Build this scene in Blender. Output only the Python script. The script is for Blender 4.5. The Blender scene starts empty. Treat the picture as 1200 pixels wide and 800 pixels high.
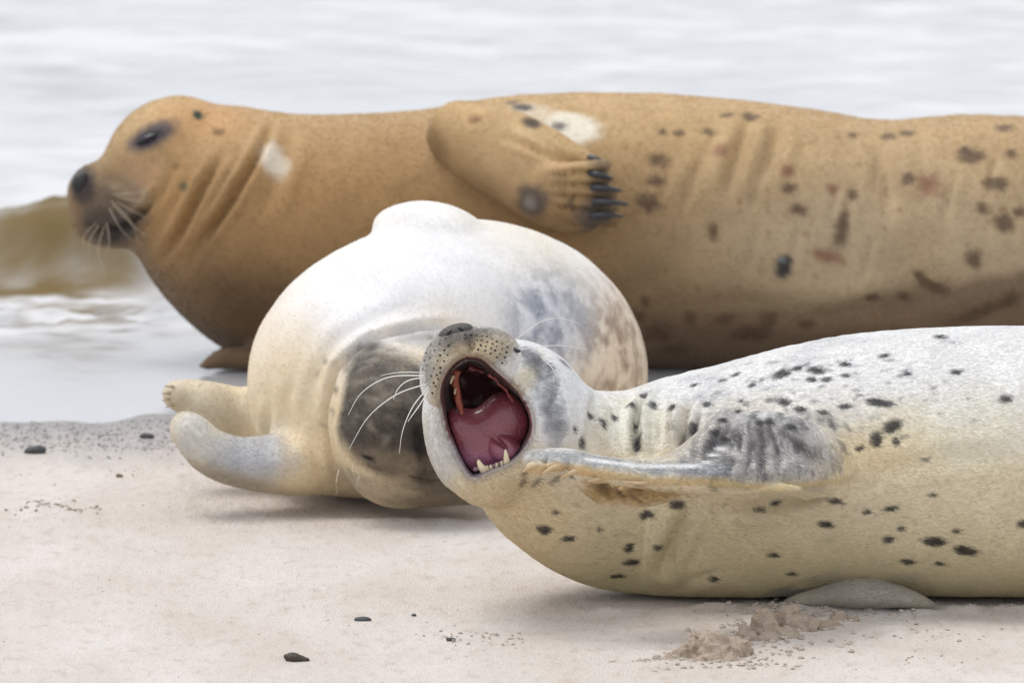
import bpy, math, random
import numpy as np
from mathutils import Vector, Matrix
from mathutils.bvhtree import BVHTree
random.seed(7)
RNG = np.random.default_rng(7)
SC = bpy.context.scene
COL = SC.collection

# ------------------------------------------------------------------ camera
CAM_H, PITCH, F = 2.5, math.radians(8.5), 12000.0        # F: focal length in pixels of a 1200 px wide picture
cam_d = bpy.data.cameras.new('camera')
cam = bpy.data.objects.new('camera', cam_d); COL.objects.link(cam)
cam.location = (0, 0, CAM_H); cam.rotation_euler = (math.radians(90) - PITCH, 0, 0)
cam_d.sensor_width = 36; cam_d.lens = F / 1200 * 36
cam_d.clip_start = 0.1; cam_d.clip_end = 6000
cam_d.dof.use_dof = True; cam_d.dof.focus_distance = 14.25; cam_d.dof.aperture_fstop = 9.0
SC.camera = cam

# ------------------------------------------------------------------ sky, sun, exposure
SUN_EL, SUN_AZ = math.radians(64), math.radians(-62)     # azimuth from +Y (away from the camera), negative = to the left
w = bpy.data.worlds.new('World'); SC.world = w; w.use_nodes = True
nt = w.node_tree; nt.nodes.clear()
sky = nt.nodes.new('ShaderNodeTexSky'); sky.sky_type = 'NISHITA'; sky.sun_disc = False
sky.sun_elevation = SUN_EL; sky.sun_rotation = SUN_AZ; sky.dust_density = 4; sky.air_density = 1.0
cloud = nt.nodes.new('ShaderNodeRGB'); cloud.outputs[0].default_value = (12.3, 12.75, 13.6, 1)   # even overcast
mx = nt.nodes.new('ShaderNodeMix'); mx.data_type = 'RGBA'; mx.inputs[0].default_value = 0.88
bg = nt.nodes.new('ShaderNodeBackground'); bg.inputs[1].default_value = 0.088
out = nt.nodes.new('ShaderNodeOutputWorld')
nt.links.new(sky.outputs[0], mx.inputs[6]); nt.links.new(cloud.outputs[0], mx.inputs[7])
nt.links.new(mx.outputs[2], bg.inputs[0]); nt.links.new(bg.outputs[0], out.inputs[0])
sd = bpy.data.lights.new('sun', 'SUN'); sd.energy = 1.5; sd.angle = math.radians(26); sd.color = (1.0, 0.96, 0.9)
sun = bpy.data.objects.new('sun', sd); COL.objects.link(sun)
dirv = Vector((math.sin(SUN_AZ) * math.cos(SUN_EL), math.cos(SUN_AZ) * math.cos(SUN_EL), math.sin(SUN_EL)))
sun.rotation_euler = dirv.to_track_quat('Z', 'Y').to_euler(); sun.location = dirv * 20
SC.view_settings.view_transform = 'Standard'; SC.view_settings.look = 'None'
SC.view_settings.exposure = 0.0; SC.view_settings.gamma = 1.0

# ------------------------------------------------------------------ survey helpers: photo pixel + distance -> point on the beach
CP, SP = math.cos(PITCH), math.sin(PITCH)
CAM = np.array([0, 0, CAM_H])
def ray(px, py):
    x, y = (px - 600) / F, -(py - 400) / F
    return np.array([x, CP + y * SP, -SP + y * CP])
def at(px, py, Y):
    d = ray(px, py); return CAM + d * (Y / d[1])
def ground(px, py, z=0.0):
    d = ray(px, py); return CAM + d * ((z - CAM_H) / d[2])
def m(px, Y): return px * Y / (F * CP)                    # pixels -> metres at distance Y
def to_px(P):
    q = P - CAM; dep = q[..., 1] * CP - q[..., 2] * SP
    up = q[..., 1] * SP + q[..., 2] * CP
    return 600 + F * q[..., 0] / dep, 400 - F * up / dep

# ------------------------------------------------------------------ value noise
def vnoise(P, scale, seed=0):
    q = P * scale + seed * 17.31 + 1000.0
    i = np.floor(q).astype(np.int64); f = q - i; f = f * f * (3 - 2 * f)
    def h(ix, iy, iz):
        n = (ix * 374761393 + iy * 668265263 + iz * 2147483647 + seed * 1013904223) & 0xffffffff
        n = ((n ^ (n >> 13)) * 1274126177) & 0xffffffff
        return ((n ^ (n >> 16)) & 0xffff) / 65535.0
    r = 0
    for dx in (0, 1):
        wx = f[..., 0] if dx else 1 - f[..., 0]
        for dy in (0, 1):
            wy = f[..., 1] if dy else 1 - f[..., 1]
            for dz in (0, 1):
                wz = f[..., 2] if dz else 1 - f[..., 2]
                r = r + wx * wy * wz * h(i[..., 0] + dx, i[..., 1] + dy, i[..., 2] + dz)
    return r * 2 - 1
def fbm(P, scale, octv=3, seed=0):
    r, a, t = 0, 1.0, 0
    for k in range(octv):
        r = r + a * vnoise(P, scale * 2 ** k, seed + k); t += a; a *= .5
    return r / t

# ------------------------------------------------------------------ implicit-surface sculpting
def smin(a, b, k):
    h = np.clip(.5 + .5 * (b - a) / k, 0, 1); return b * (1 - h) + a * h - k * h * (1 - h)
def smax(a, b, k): return -smin(-a, -b, k)
def catmull(N, sub):
    N = np.array(N, float); n = len(N); o = []
    for i in range(n - 1):
        p0 = N[max(i - 1, 0)]; p1 = N[i]; p2 = N[i + 1]; p3 = N[min(i + 2, n - 1)]
        for s in range(sub):
            t = s / sub
            o.append(.5 * ((2 * p1) + (-p0 + p2) * t + (2 * p0 - 5 * p1 + 4 * p2 - p3) * t * t + (-p0 + 3 * p1 - 3 * p2 + p3) * t ** 3))
    o.append(N[-1]); return np.array(o)
class Chain:
    """tapering tube through nodes (px, py, Y, r_px); sc stretches its cross-section along world x, y, z"""
    def __init__(s, nodes, sub=5, sc=(1, 1, 1)):
        pts = [list(at(a, b, Y)) + [m(r, Y)] for a, b, Y, r in nodes]
        s.N = catmull(pts, sub) if len(pts) > 1 else np.array(pts)
        s.sc = np.array(sc, float)
        rr = s.N[:, 3:] * s.sc
        s.s0 = np.minimum(s.N[:-1, :3] - rr[:-1], s.N[1:, :3] - rr[1:]); s.s1 = np.maximum(s.N[:-1, :3] + rr[:-1], s.N[1:, :3] + rr[1:])
        s.bb = (s.N[:, :3] - s.N[:, 3:] * s.sc, s.N[:, :3] + s.N[:, 3:] * s.sc)
    def lo(s): return s.bb[0].min(0)
    def hi(s): return s.bb[1].max(0)
    def __call__(s, P):
        d = np.full(len(P), .4); l, h = P.min(0), P.max(0)
        use = np.where(((s.s0 - .1 < h) & (s.s1 + .1 > l)).all(1))[0]
        if not len(use): return d
        p = P / s.sc; A = s.N[:, :3] / s.sc; R = s.N[:, 3]
        for i in use:
            ab = A[i + 1] - A[i]; q = p - A[i]
            t = np.minimum(np.maximum(q @ (ab / (ab @ ab)), 0), 1)
            e = q - t[:, None] * ab
            d = np.minimum(d, np.sqrt(np.einsum('ij,ij->i', e, e)) - (R[i] + (R[i + 1] - R[i]) * t))
        return d * s.sc.min() ** .5
class Ell:
    """ellipsoid: centre px, py, Y; radii px (x), m or px (depth), px (vertical); rot = roll in the picture plane, degrees"""
    def __init__(s, px, py, Y, rx, ry, rz, rot=0, yaw=0):
        s.c = at(px, py, Y); s.r = np.array([m(rx, Y), m(ry, Y), m(rz, Y)])
        s.M = np.array(Matrix.Rotation(math.radians(rot), 3, 'Y') @ Matrix.Rotation(math.radians(yaw), 3, 'Z'))
        s.b = s.r.max()
    def lo(s): return s.c - s.b
    def hi(s): return s.c + s.b
    def __call__(s, P):
        if (P.min(0) > s.c + s.b + .1).any() or (P.max(0) < s.c - s.b - .1).any(): return np.full(len(P), .4)
        q = (P - s.c) @ s.M
        a = q / s.r; b = a / s.r; k0 = np.sqrt(np.einsum('ij,ij->i', a, a)); k1 = np.sqrt(np.einsum('ij,ij->i', b, b)) + 1e-9
        return k0 * (k0 - 1) / k1
def sculpt(fn0, lo, hi, vox):
    def fn(P, ch=30000):
        return fn0(P) if len(P) <= ch else np.concatenate([fn0(P[i:i + ch]) for i in range(0, len(P), ch)])
    lo = np.array(lo) - 4 * vox; hi = np.array(hi) + 4 * vox
    B = 6
    nb = np.ceil((hi - lo) / (vox * B)).astype(int); n = nb * B
    cc = np.stack(np.meshgrid(*[lo[k] + (np.arange(nb[k]) + .5) * vox * B for k in range(3)], indexing='ij'), -1).reshape(-1, 3)
    dc = fn(cc)
    near = np.abs(dc) < vox * B * 1.7
    D = np.repeat(np.repeat(np.repeat(dc.reshape(nb), B, 0), B, 1), B, 2).astype(np.float32)
    idx = np.argwhere(near.reshape(nb))
    off = np.stack(np.meshgrid(*[np.arange(B)] * 3, indexing='ij'), -1).reshape(-1, 3)
    step = 110
    for s in range(0, len(idx), step):
        g = (idx[s:s + step, None, :] * B + off[None]).reshape(-1, 3)
        D[g[:, 0], g[:, 1], g[:, 2]] = fn(lo + (g + .5) * vox)
    S = D < 0
    c = np.zeros(n - 1, np.int8)
    for a in (0, 1):
        for b in (0, 1):
            for d in (0, 1): c += S[a:n[0] - 1 + a, b:n[1] - 1 + b, d:n[2] - 1 + d]
    act = (c > 0) & (c < 8); ci = np.argwhere(act)
    vid = np.full(n - 1, -1, np.int64); vid[act] = np.arange(len(ci))
    acc = np.zeros((len(ci), 3)); cnt = np.zeros(len(ci))
    corners = [(a, b, d) for a in (0, 1) for b in (0, 1) for d in (0, 1)]
    for p in corners:
        for ax in range(3):
            if p[ax]: continue
            q = list(p); q[ax] = 1
            va = D[ci[:, 0] + p[0], ci[:, 1] + p[1], ci[:, 2] + p[2]]; vb = D[ci[:, 0] + q[0], ci[:, 1] + q[1], ci[:, 2] + q[2]]
            mk = (va < 0) != (vb < 0)
            t = va[mk] / (va[mk] - vb[mk])
            v = np.tile(np.array(p, float), (mk.sum(), 1)); v[:, ax] += t
            acc[mk] += v; cnt[mk] += 1
    V = lo + (ci + acc / cnt[:, None] + .5) * vox
    Q = []
    for ax in range(3):
        u, v = (ax + 1) % 3, (ax + 2) % 3
        sl0 = [slice(1, -1)] * 3; sl1 = [slice(1, -1)] * 3
        sl0[ax] = slice(0, -1); sl1[ax] = slice(1, None)
        A0 = S[tuple(sl0)]; A1 = S[tuple(sl1)]
        e = np.argwhere(A0 != A1); flip = A0[tuple(e.T)]
        for k in range(3):
            if k != ax: e[:, k] += 1
        def cell(du, dv):
            g = e.copy(); g[:, u] += du; g[:, v] += dv
            return vid[g[:, 0], g[:, 1], g[:, 2]]
        q = np.stack([cell(-1, -1), cell(0, -1), cell(0, 0), cell(-1, 0)], 1)
        q[~flip] = q[~flip][:, ::-1]; Q.append(q)
    Q = np.concatenate(Q); Q = Q[(Q >= 0).all(1)]
    for _ in range(2):                                   # settle the vertices on the surface
        e = vox * .5; d = fn(V)
        G = np.stack([fn(V + np.eye(3)[k] * e) - d for k in range(3)], 1) / e
        g2 = (G * G).sum(1) + 1e-6
        V = V - np.clip(d / g2, -vox, vox)[:, None] * G * .9
        V = relax(V, Q, 1, .35)
    return V, Q
def relax(V, Q, it, lam):
    for _ in range(it):
        acc = np.zeros_like(V); cnt = np.zeros(len(V))
        for a in range(4):
            for b in (1, 3):
                i, j = Q[:, a], Q[:, (a + b) % 4]
                for k in range(3): acc[:, k] += np.bincount(i, V[j, k], len(V))
                cnt += np.bincount(i, minlength=len(V))
        V = V + lam * (acc / np.maximum(cnt, 1)[:, None] - V)
    return V
def normals(V, Q):
    n = np.cross(V[Q[:, 2]] - V[Q[:, 0]], V[Q[:, 3]] - V[Q[:, 1]]); N = np.zeros_like(V)
    for a in range(4):
        for k in range(3): N[:, k] += np.bincount(Q[:, a], n[:, k], len(V))
    return N / (np.linalg.norm(N, axis=1)[:, None] + 1e-12)

class Skin:
    """a sculpted surface that can be probed, creased and coloured"""
    def __init__(s, V, Q, base):
        s.V, s.Q = V, Q; s.N = normals(V, Q); s.C = np.tile(np.array(base, float), (len(V), 1)); s.reb()
    def reb(s): s.bvh = BVHTree.FromPolygons(s.V.tolist(), s.Q.tolist())
    def hit(s, px, py):
        d = Vector(ray(px, py)).normalized(); r = s.bvh.ray_cast(Vector(CAM), d)
        if r[0] is None: return None, None
        return np.array(r[0]), np.array(r[1])
    def crease(s, pts, wpx, depth, ridge=.4, Y=14.3):
        P = []
        for a, b in zip(pts[:-1], pts[1:]):
            for t in np.linspace(0, 1, max(2, int(math.hypot(b[0] - a[0], b[1] - a[1]) / 5)), endpoint=False):
                h, _ = s.hit(a[0] + (b[0] - a[0]) * t, a[1] + (b[1] - a[1]) * t)
                if h is not None: P.append(h)
        if not P: return
        P = np.array(P); wd = m(wpx, Y)
        sel = np.where(((s.V > P.min(0) - 4 * wd) & (s.V < P.max(0) + 4 * wd)).all(1))[0]
        D = np.full(len(sel), 1e9); T = np.zeros(len(sel))
        for i, p in enumerate(P):
            d = np.linalg.norm(s.V[sel] - p, axis=1); k = d < D; D[k] = d[k]; T[k] = i / len(P)
        fade = np.clip(np.minimum(T, 1 - T) * 3.6 + .06, 0, 1)
        g = -np.exp(-(D / wd) ** 2) + ridge * np.exp(-((D - 2.1 * wd) / (1.1 * wd)) ** 2)
        s.V[sel] += s.N[sel] * (g * depth * fade)[:, None]
    def seal_creases(s): s.N = normals(s.V, s.Q); s.reb()
    def paint(s, px, py, rx, ry, col, a=1.0, rot=0, soft=.35, rag=0., seed=0, deep=1.0, Y=14.3):
        c, n = s.hit(px, py)
        if c is None: return
        Yc = c[1]; q = s.V - c
        R = m(max(rx, ry), Yc) * (1.2 + soft + rag) * max(1.0, deep)
        sel = np.where((np.abs(q) < R).all(1))[0]
        if not len(sel): return
        q = q[sel]; ca, sa = math.cos(math.radians(rot)), math.sin(math.radians(rot))
        u = q[:, 0] * ca + q[:, 2] * sa; v = -q[:, 0] * sa + q[:, 2] * ca; d = q[:, 1]
        rx, ry = m(rx, Yc), m(ry, Yc)
        k = np.sqrt((u / rx) ** 2 + (v / ry) ** 2 + (d / (max(rx, ry) * deep)) ** 2)
        if rag: k = k + rag * fbm(s.V[sel], 1.3 / min(rx, ry), 3, seed + 3)
        wgt = np.clip((1 + soft - k) / (2 * soft), 0, 1); wgt = wgt * wgt * (3 - 2 * wgt) * a
        s.C[sel] += (np.array(col) - s.C[sel]) * wgt[:, None]

def srgb(r, g, b):
    f = lambda c: c / 12.92 if c <= .04045 else ((c + .055) / 1.055) ** 2.4
    return (f(r / 255), f(g / 255), f(b / 255))

# ------------------------------------------------------------------ object helpers
def mesh_obj(name, V, Fc, mat, parent=None, C=None, smooth=True, origin=None):
    V = np.asarray(V, float)
    if origin is not None: V = V - np.array(origin)
    me = bpy.data.meshes.new(name); Fc = np.asarray(Fc)
    me.vertices.add(len(V)); me.vertices.foreach_set('co', V.astype(np.float32).ravel())
    k = Fc.shape[1]
    me.loops.add(Fc.size); me.loops.foreach_set('vertex_index', Fc.astype(np.int32).ravel())
    me.polygons.add(len(Fc)); me.polygons.foreach_set('loop_start', np.arange(0, Fc.size, k, dtype=np.int32))
    me.update(calc_edges=True); me.validate()
    if smooth: me.polygons.foreach_set('use_smooth', np.ones(len(me.polygons), bool))
    if C is not None:
        a = me.color_attributes.new('Col', 'FLOAT_COLOR', 'POINT')
        a.data.foreach_set('color', np.c_[C, np.ones(len(C))].astype(np.float32).ravel())
    me.materials.append(mat)
    o = bpy.data.objects.new(name, me); COL.objects.link(o)
    if parent is not None:
        o.parent = parent
        if origin is None: o.location = -np.array(parent.location)
    elif origin is not None: o.location = origin
    return o
def tag(o, label=None, cat=None, group=None, kind=None):
    for k, v in (('label', label), ('category', cat), ('group', group), ('kind', kind)):
        if v: o[k] = v
    return o
def empty(name, loc):
    o = bpy.data.objects.new(name, None); COL.objects.link(o); o.location = loc; o.empty_display_size = .1; return o
def tube(pts, r0, r1, seg=6, sub=6, flat=1.0, closed_tip=True):
    P = catmull([list(p) for p in pts], sub); n = len(P); V = []; Fc = []
    for i in range(n):
        t = P[min(i + 1, n - 1)] - P[max(i - 1, 0)]; t /= np.linalg.norm(t) + 1e-12
        a = np.cross(t, [0, 0, 1.]); 
        if np.linalg.norm(a) < .1: a = np.cross(t, [0, 1., 0])
        a /= np.linalg.norm(a); b = np.cross(a, t)
        f = i / (n - 1); r = r0(f) if callable(r0) else r0 + (r1 - r0) * f
        for k in range(seg):
            th = 2 * math.pi * k / seg
            V.append(P[i] + (a * math.cos(th) + b * math.sin(th) * flat) * r)
    for i in range(n - 1):
        for k in range(seg):
            a, b = i * seg + k, i * seg + (k + 1) % seg
            Fc.append((a, b, b + seg, a + seg))
    Fc.append(tuple(range(seg))[:4] if seg == 4 else (0, seg // 3, 2 * seg // 3, 2 * seg // 3))
    Fc = [f for f in Fc if len(set(f)) == 4]
    return np.array(V), np.array(Fc)

# ------------------------------------------------------------------ materials
def mat(name):
    ma = bpy.data.materials.new(name); ma.use_nodes = True; t = ma.node_tree
    return ma, t, t.nodes['Principled BSDF']
def nd(t, typ, **kw):
    n = t.nodes.new(typ)
    for k, v in kw.items(): setattr(n, k, v)
    return n
def simple(name, col, rough=.5, noise=0, nscale=80, bump=0, spec=.5):
    ma, t, b = mat(name); b.inputs['Base Color'].default_value = (*col, 1); b.inputs['Roughness'].default_value = rough
    b.inputs['Specular IOR Level'].default_value = spec
    if noise or bump:
        tc = nd(t, 'ShaderNodeTexCoord'); nz = nd(t, 'ShaderNodeTexNoise'); nz.inputs['Scale'].default_value = nscale; nz.inputs['Detail'].default_value = 4
        t.links.new(tc.outputs['Object'], nz.inputs['Vector'])
        if noise:
            hs = nd(t, 'ShaderNodeMix', data_type='RGBA'); hs.inputs[6].default_value = (*[c * (1 - noise) for c in col], 1)
            hs.inputs[7].default_value = (*[min(1, c * (1 + noise)) for c in col], 1)
            t.links.new(nz.outputs['Fac'], hs.inputs[0]); t.links.new(hs.outputs[2], b.inputs['Base Color'])
        if bump:
            bp = nd(t, 'ShaderNodeBump'); bp.inputs['Strength'].default_value = 1; bp.inputs['Distance'].default_value = bump
            t.links.new(nz.outputs['Fac'], bp.inputs['Height']); t.links.new(bp.outputs[0], b.inputs['Normal'])
    return ma
def fur_material(name, stretch, scale, contrast, bump, rough=.62, spec=.25):
    ma, t, b = mat(name)
    at_ = nd(t, 'ShaderNodeVertexColor', layer_name='Col'); tc = nd(t, 'ShaderNodeTexCoord')
    mp = nd(t, 'ShaderNodeMapping'); mp.inputs['Scale'].default_value = stretch
    nz = nd(t, 'ShaderNodeTexNoise'); nz.inputs['Scale'].default_value = scale; nz.inputs['Detail'].default_value = 5; nz.inputs['Roughness'].default_value = .65
    nz.inputs['Distortion'].default_value = .25
    t.links.new(tc.outputs['Object'], mp.inputs[0]); t.links.new(mp.outputs[0], nz.inputs['Vector'])
    mr = nd(t, 'ShaderNodeMapRange'); mr.inputs[1].default_value = .3; mr.inputs[2].default_value = .7
    mr.inputs[3].default_value = 1 - contrast; mr.inputs[4].default_value = 1 + contrast
    t.links.new(nz.outputs['Fac'], mr.inputs[0])
    n2 = nd(t, 'ShaderNodeTexNoise'); n2.inputs['Scale'].default_value = 14; n2.inputs['Detail'].default_value = 4
    t.links.new(tc.outputs['Object'], n2.inputs['Vector'])
    m2 = nd(t, 'ShaderNodeMapRange'); m2.inputs[1].default_value = .3; m2.inputs[2].default_value = .7
    m2.inputs[3].default_value = .93; m2.inputs[4].default_value = 1.06
    t.links.new(n2.outputs['Fac'], m2.inputs[0])
    mu = nd(t, 'ShaderNodeMath', operation='MULTIPLY'); t.links.new(mr.outputs[0], mu.inputs[0]); t.links.new(m2.outputs[0], mu.inputs[1])
    vm = nd(t, 'ShaderNodeVectorMath', operation='SCALE'); t.links.new(at_.outputs['Color'], vm.inputs[0]); t.links.new(mu.outputs[0], vm.inputs['Scale'])
    t.links.new(vm.outputs[0], b.inputs['Base Color'])
    bp = nd(t, 'ShaderNodeBump'); bp.inputs['Distance'].default_value = bump; t.links.new(nz.outputs['Fac'], bp.inputs['Height'])
    t.links.new(bp.outputs[0], b.inputs['Normal'])
    b.inputs['Roughness'].default_value = rough; b.inputs['Specular IOR Level'].default_value = spec
    b.inputs['Sheen Weight'].default_value = .12; b.inputs['Sheen Roughness'].default_value = .5
    return ma
def hair_material(name):
    ma, t, b = mat(name); a = nd(t, 'ShaderNodeAttribute', attribute_name='Col')
    t.links.new(a.outputs['Color'], b.inputs['Base Color']); b.inputs['Roughness'].default_value = .6; b.inputs['Specular IOR Level'].default_value = .2
    return ma
M_FUR_F = fur_material('pale_spotted_fur', (1, 3.2, 3.2), 150, .09, .0012)
M_FUR_M = fur_material('white_fur', (2, 2, 1.2), 140, .04, .0007)
M_FUR_B = fur_material('brown_fur', (1.2, 2.4, 2.4), 230, .11, .0006, rough=.6, spec=.3)
M_HAIR = hair_material('short_hair')
M_WHISK = simple('whisker_white', (.82, .8, .74), .35)
M_WHISKB = simple('whisker_straw', (.55, .47, .33), .4)
M_CLAWD = simple('claw_dark', (.028, .028, .035), .35, .3, 90)
M_CLAWL = simple('claw_pale', srgb(190, 165, 128), .45, .2, 120)
M_CLAWG = simple('claw_grey', srgb(170, 156, 130), .5, .2, 120)
M_EYE = simple('eye_wet', (.008, .008, .012), .08)
M_NOSE = simple('nose_skin', (.02, .018, .018), .4, .3, 300, .001)
M_NOSEF = simple('nose_skin_grey', (.07, .062, .056), .6, .4, 260, .002)
M_TOOTH = simple('tooth_ivory', (.8, .7, .48), .2, .12, 150)
M_GUM = simple('gum', srgb(150, 80, 62), .3, .45, 220, .003)

# ------------------------------------------------------------------ fur strands
def grow_fur(parent, sk, count, length, rad, flow, keep, lift=.3, jitter=.16, var=.05):
    V, Q, N, C = sk.V, sk.Q, sk.N, sk.C
    cen = V[Q].mean(1); nn = N[Q].mean(1); cc = C[Q].mean(1)
    ar = np.linalg.norm(np.cross(V[Q[:, 2]] - V[Q[:, 0]], V[Q[:, 3]] - V[Q[:, 1]]), axis=1) / 2
    view = cen - CAM; view /= np.linalg.norm(view, axis=1)[:, None]
    wt = ar * keep(cen, nn, view)
    f = RNG.choice(len(Q), count, p=wt / wt.sum())
    a, b = RNG.random(count), RNG.random(count)
    q = V[Q[f]]
    P = (q[:, 0] * ((1 - a) * (1 - b))[:, None] + q[:, 1] * (a * (1 - b))[:, None] + q[:, 2] * (a * b)[:, None] + q[:, 3] * ((1 - a) * b)[:, None])
    n = nn[f]; n /= np.linalg.norm(n, axis=1)[:, None]
    d = flow(P) + RNG.normal(0, jitter, (count, 3)); d -= n * (d * n).sum(1)[:, None]
    d /= np.linalg.norm(d, axis=1)[:, None] + 1e-9
    L = length * RNG.uniform(.6, 1.25, count)[:, None]
    p0 = P - n * .0006; p1 = P + (d * .5 + n * lift * .5) * L; p2 = P + (d * 1.0 + n * lift * .62) * L
    cv = bpy.data.hair_curves.new('fur'); cv.add_curves([3] * count)
    pts = np.stack([p0, p1, p2], 1).reshape(-1, 3).astype(np.float32)
    cv.attributes['position'].data.foreach_set('vector', pts.ravel())
    ra = cv.attributes.new('radius', 'FLOAT', 'POINT')
    ra.data.foreach_set('value', np.tile(np.array([rad, rad * .75, rad * .12], np.float32), count))
    ca = cv.attributes.new('Col', 'FLOAT_COLOR', 'CURVE')
    col = cc[f] * RNG.normal(1.0, var, count)[:, None]
    ca.data.foreach_set('color', np.c_[np.clip(col, 0, .95), np.ones(count)].astype(np.float32).ravel())
    cv.materials.append(M_HAIR)
    o = bpy.data.objects.new('fur', cv); COL.objects.link(o); o.parent = parent; o.location = -np.array(parent.location)
    o['kind'] = 'stuff'
    return o

def whisker(parent, pts, r=.0006, mt=M_WHISK):
    V, Fc = tube(pts, r, r * .25, 5, 6)
    return mesh_obj('whisker', V, Fc, mt, parent)
def blob(name, el, vox, mt, parent, extra=None, C=None):
    fn = extra if extra else el
    V, Q = sculpt(fn, el.lo(), el.hi(), vox)
    return mesh_obj(name, V, Q, mt, parent)

# ================================================================== the beach (near-level sand, then shallow water)
SHORE = ground(600, 492)[1]
def shore_line(x): return SHORE + .04 * np.sin(x * 2.2 + 1.1) + .035 * np.sin(x * 9.) + .022 * np.sin(x * 23. + 1) + .012 * np.sin(x * 51.)
def sand_z(X, Y):
    P = np.stack([X * .55, Y * .8, np.zeros_like(X)], -1)
    z = .006 * fbm(P, 2.2, 3, 11) + .0032 * fbm(P * np.array([1.0, 2.4, 1]), 9, 3, 12)
    pit = fbm(P * np.array([1.5, 1.3, 1]), 22, 2, 14); patch = np.clip(fbm(P, 2.6, 2, 15) * 2 + .1, 0, 1)
    z = z + .0025 * pit * patch
    z = z - .05 * np.clip((Y - shore_line(X) + .02), 0, 60) * .6 - .012 * np.clip((Y - shore_line(X)) / .15 + .2, 0, 1)
    near = np.clip((Y - 13.0) / .3, 0, 1) * np.clip((2.2 - np.abs(X)) / .3, 0, 1)
    # rucked sand in front of the yawning seal
    for (px, py, rx, ry, h) in ((900, 742, .055, .11, .007), (970, 716, .14, .10, .006), (1090, 742, .10, .07, .005), (60, 600, .05, .12, .008), (250, 600, .1, .1, .004),
                                (545, 748, .06, .10, .005), (840, 772, .10, .10, .004)):
        g = ground(px, py); k = ((X - g[0]) / rx) ** 2 + ((Y - g[1]) / ry) ** 2
        z = z + h * np.exp(-k) * (.5 + 1.0 * fbm(np.stack([X, Y * .7, X * 0], -1), 45, 3, 16) + .3)
    # the sand is pushed up a little along the bellies
    berm = np.exp(-((Y - 14.165 + .012 * np.sin(X * 14)) / .022) ** 2) * np.clip((X - .08) / .05, 0, 1)
    berm = berm + np.exp(-((Y - 14.93) / .025) ** 2) * np.exp(-((X + .16) / .13) ** 2) * .8
    z = z + berm * .006 * (.8 + 1.2 * fbm(np.stack([X, Y * .7, X * 0], -1), 30, 3, 19))
    return z * near
def axis(lo, hi, step, far, grow=1.35):
    a = list(np.arange(lo, hi, step)); s = step; v = a[-1]
    while v < far: s *= grow; v += s; a.append(v)
    s = step; v = a[0]
    pre = []
    while v > -far: s *= grow; v -= s; pre.append(v)
    return np.array(pre[::-1] + a)
def sheet(xs, ys, zf):
    X, Y = np.meshgrid(xs, ys, indexing='ij'); Z = zf(X, Y)
    V = np.stack([X, Y, Z], -1).reshape(-1, 3); nx, ny = len(xs), len(ys)
    i = (np.arange(nx - 1)[:, None] * ny + np.arange(ny - 1)[None]).ravel()
    return V, np.stack([i, i + ny, i + ny + 1, i + 1], 1), X, Y
gx = axis(-1.0, 1.0, .0055, 3000); gy = axis(13.3, 16.3, .0075, 3000)
V, Q, X, Y = sheet(gx, gy, sand_z)
SAND_Z = V[:, 2].reshape(X.shape)
shore_d = (Y - shore_line(X)).ravel()
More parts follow.
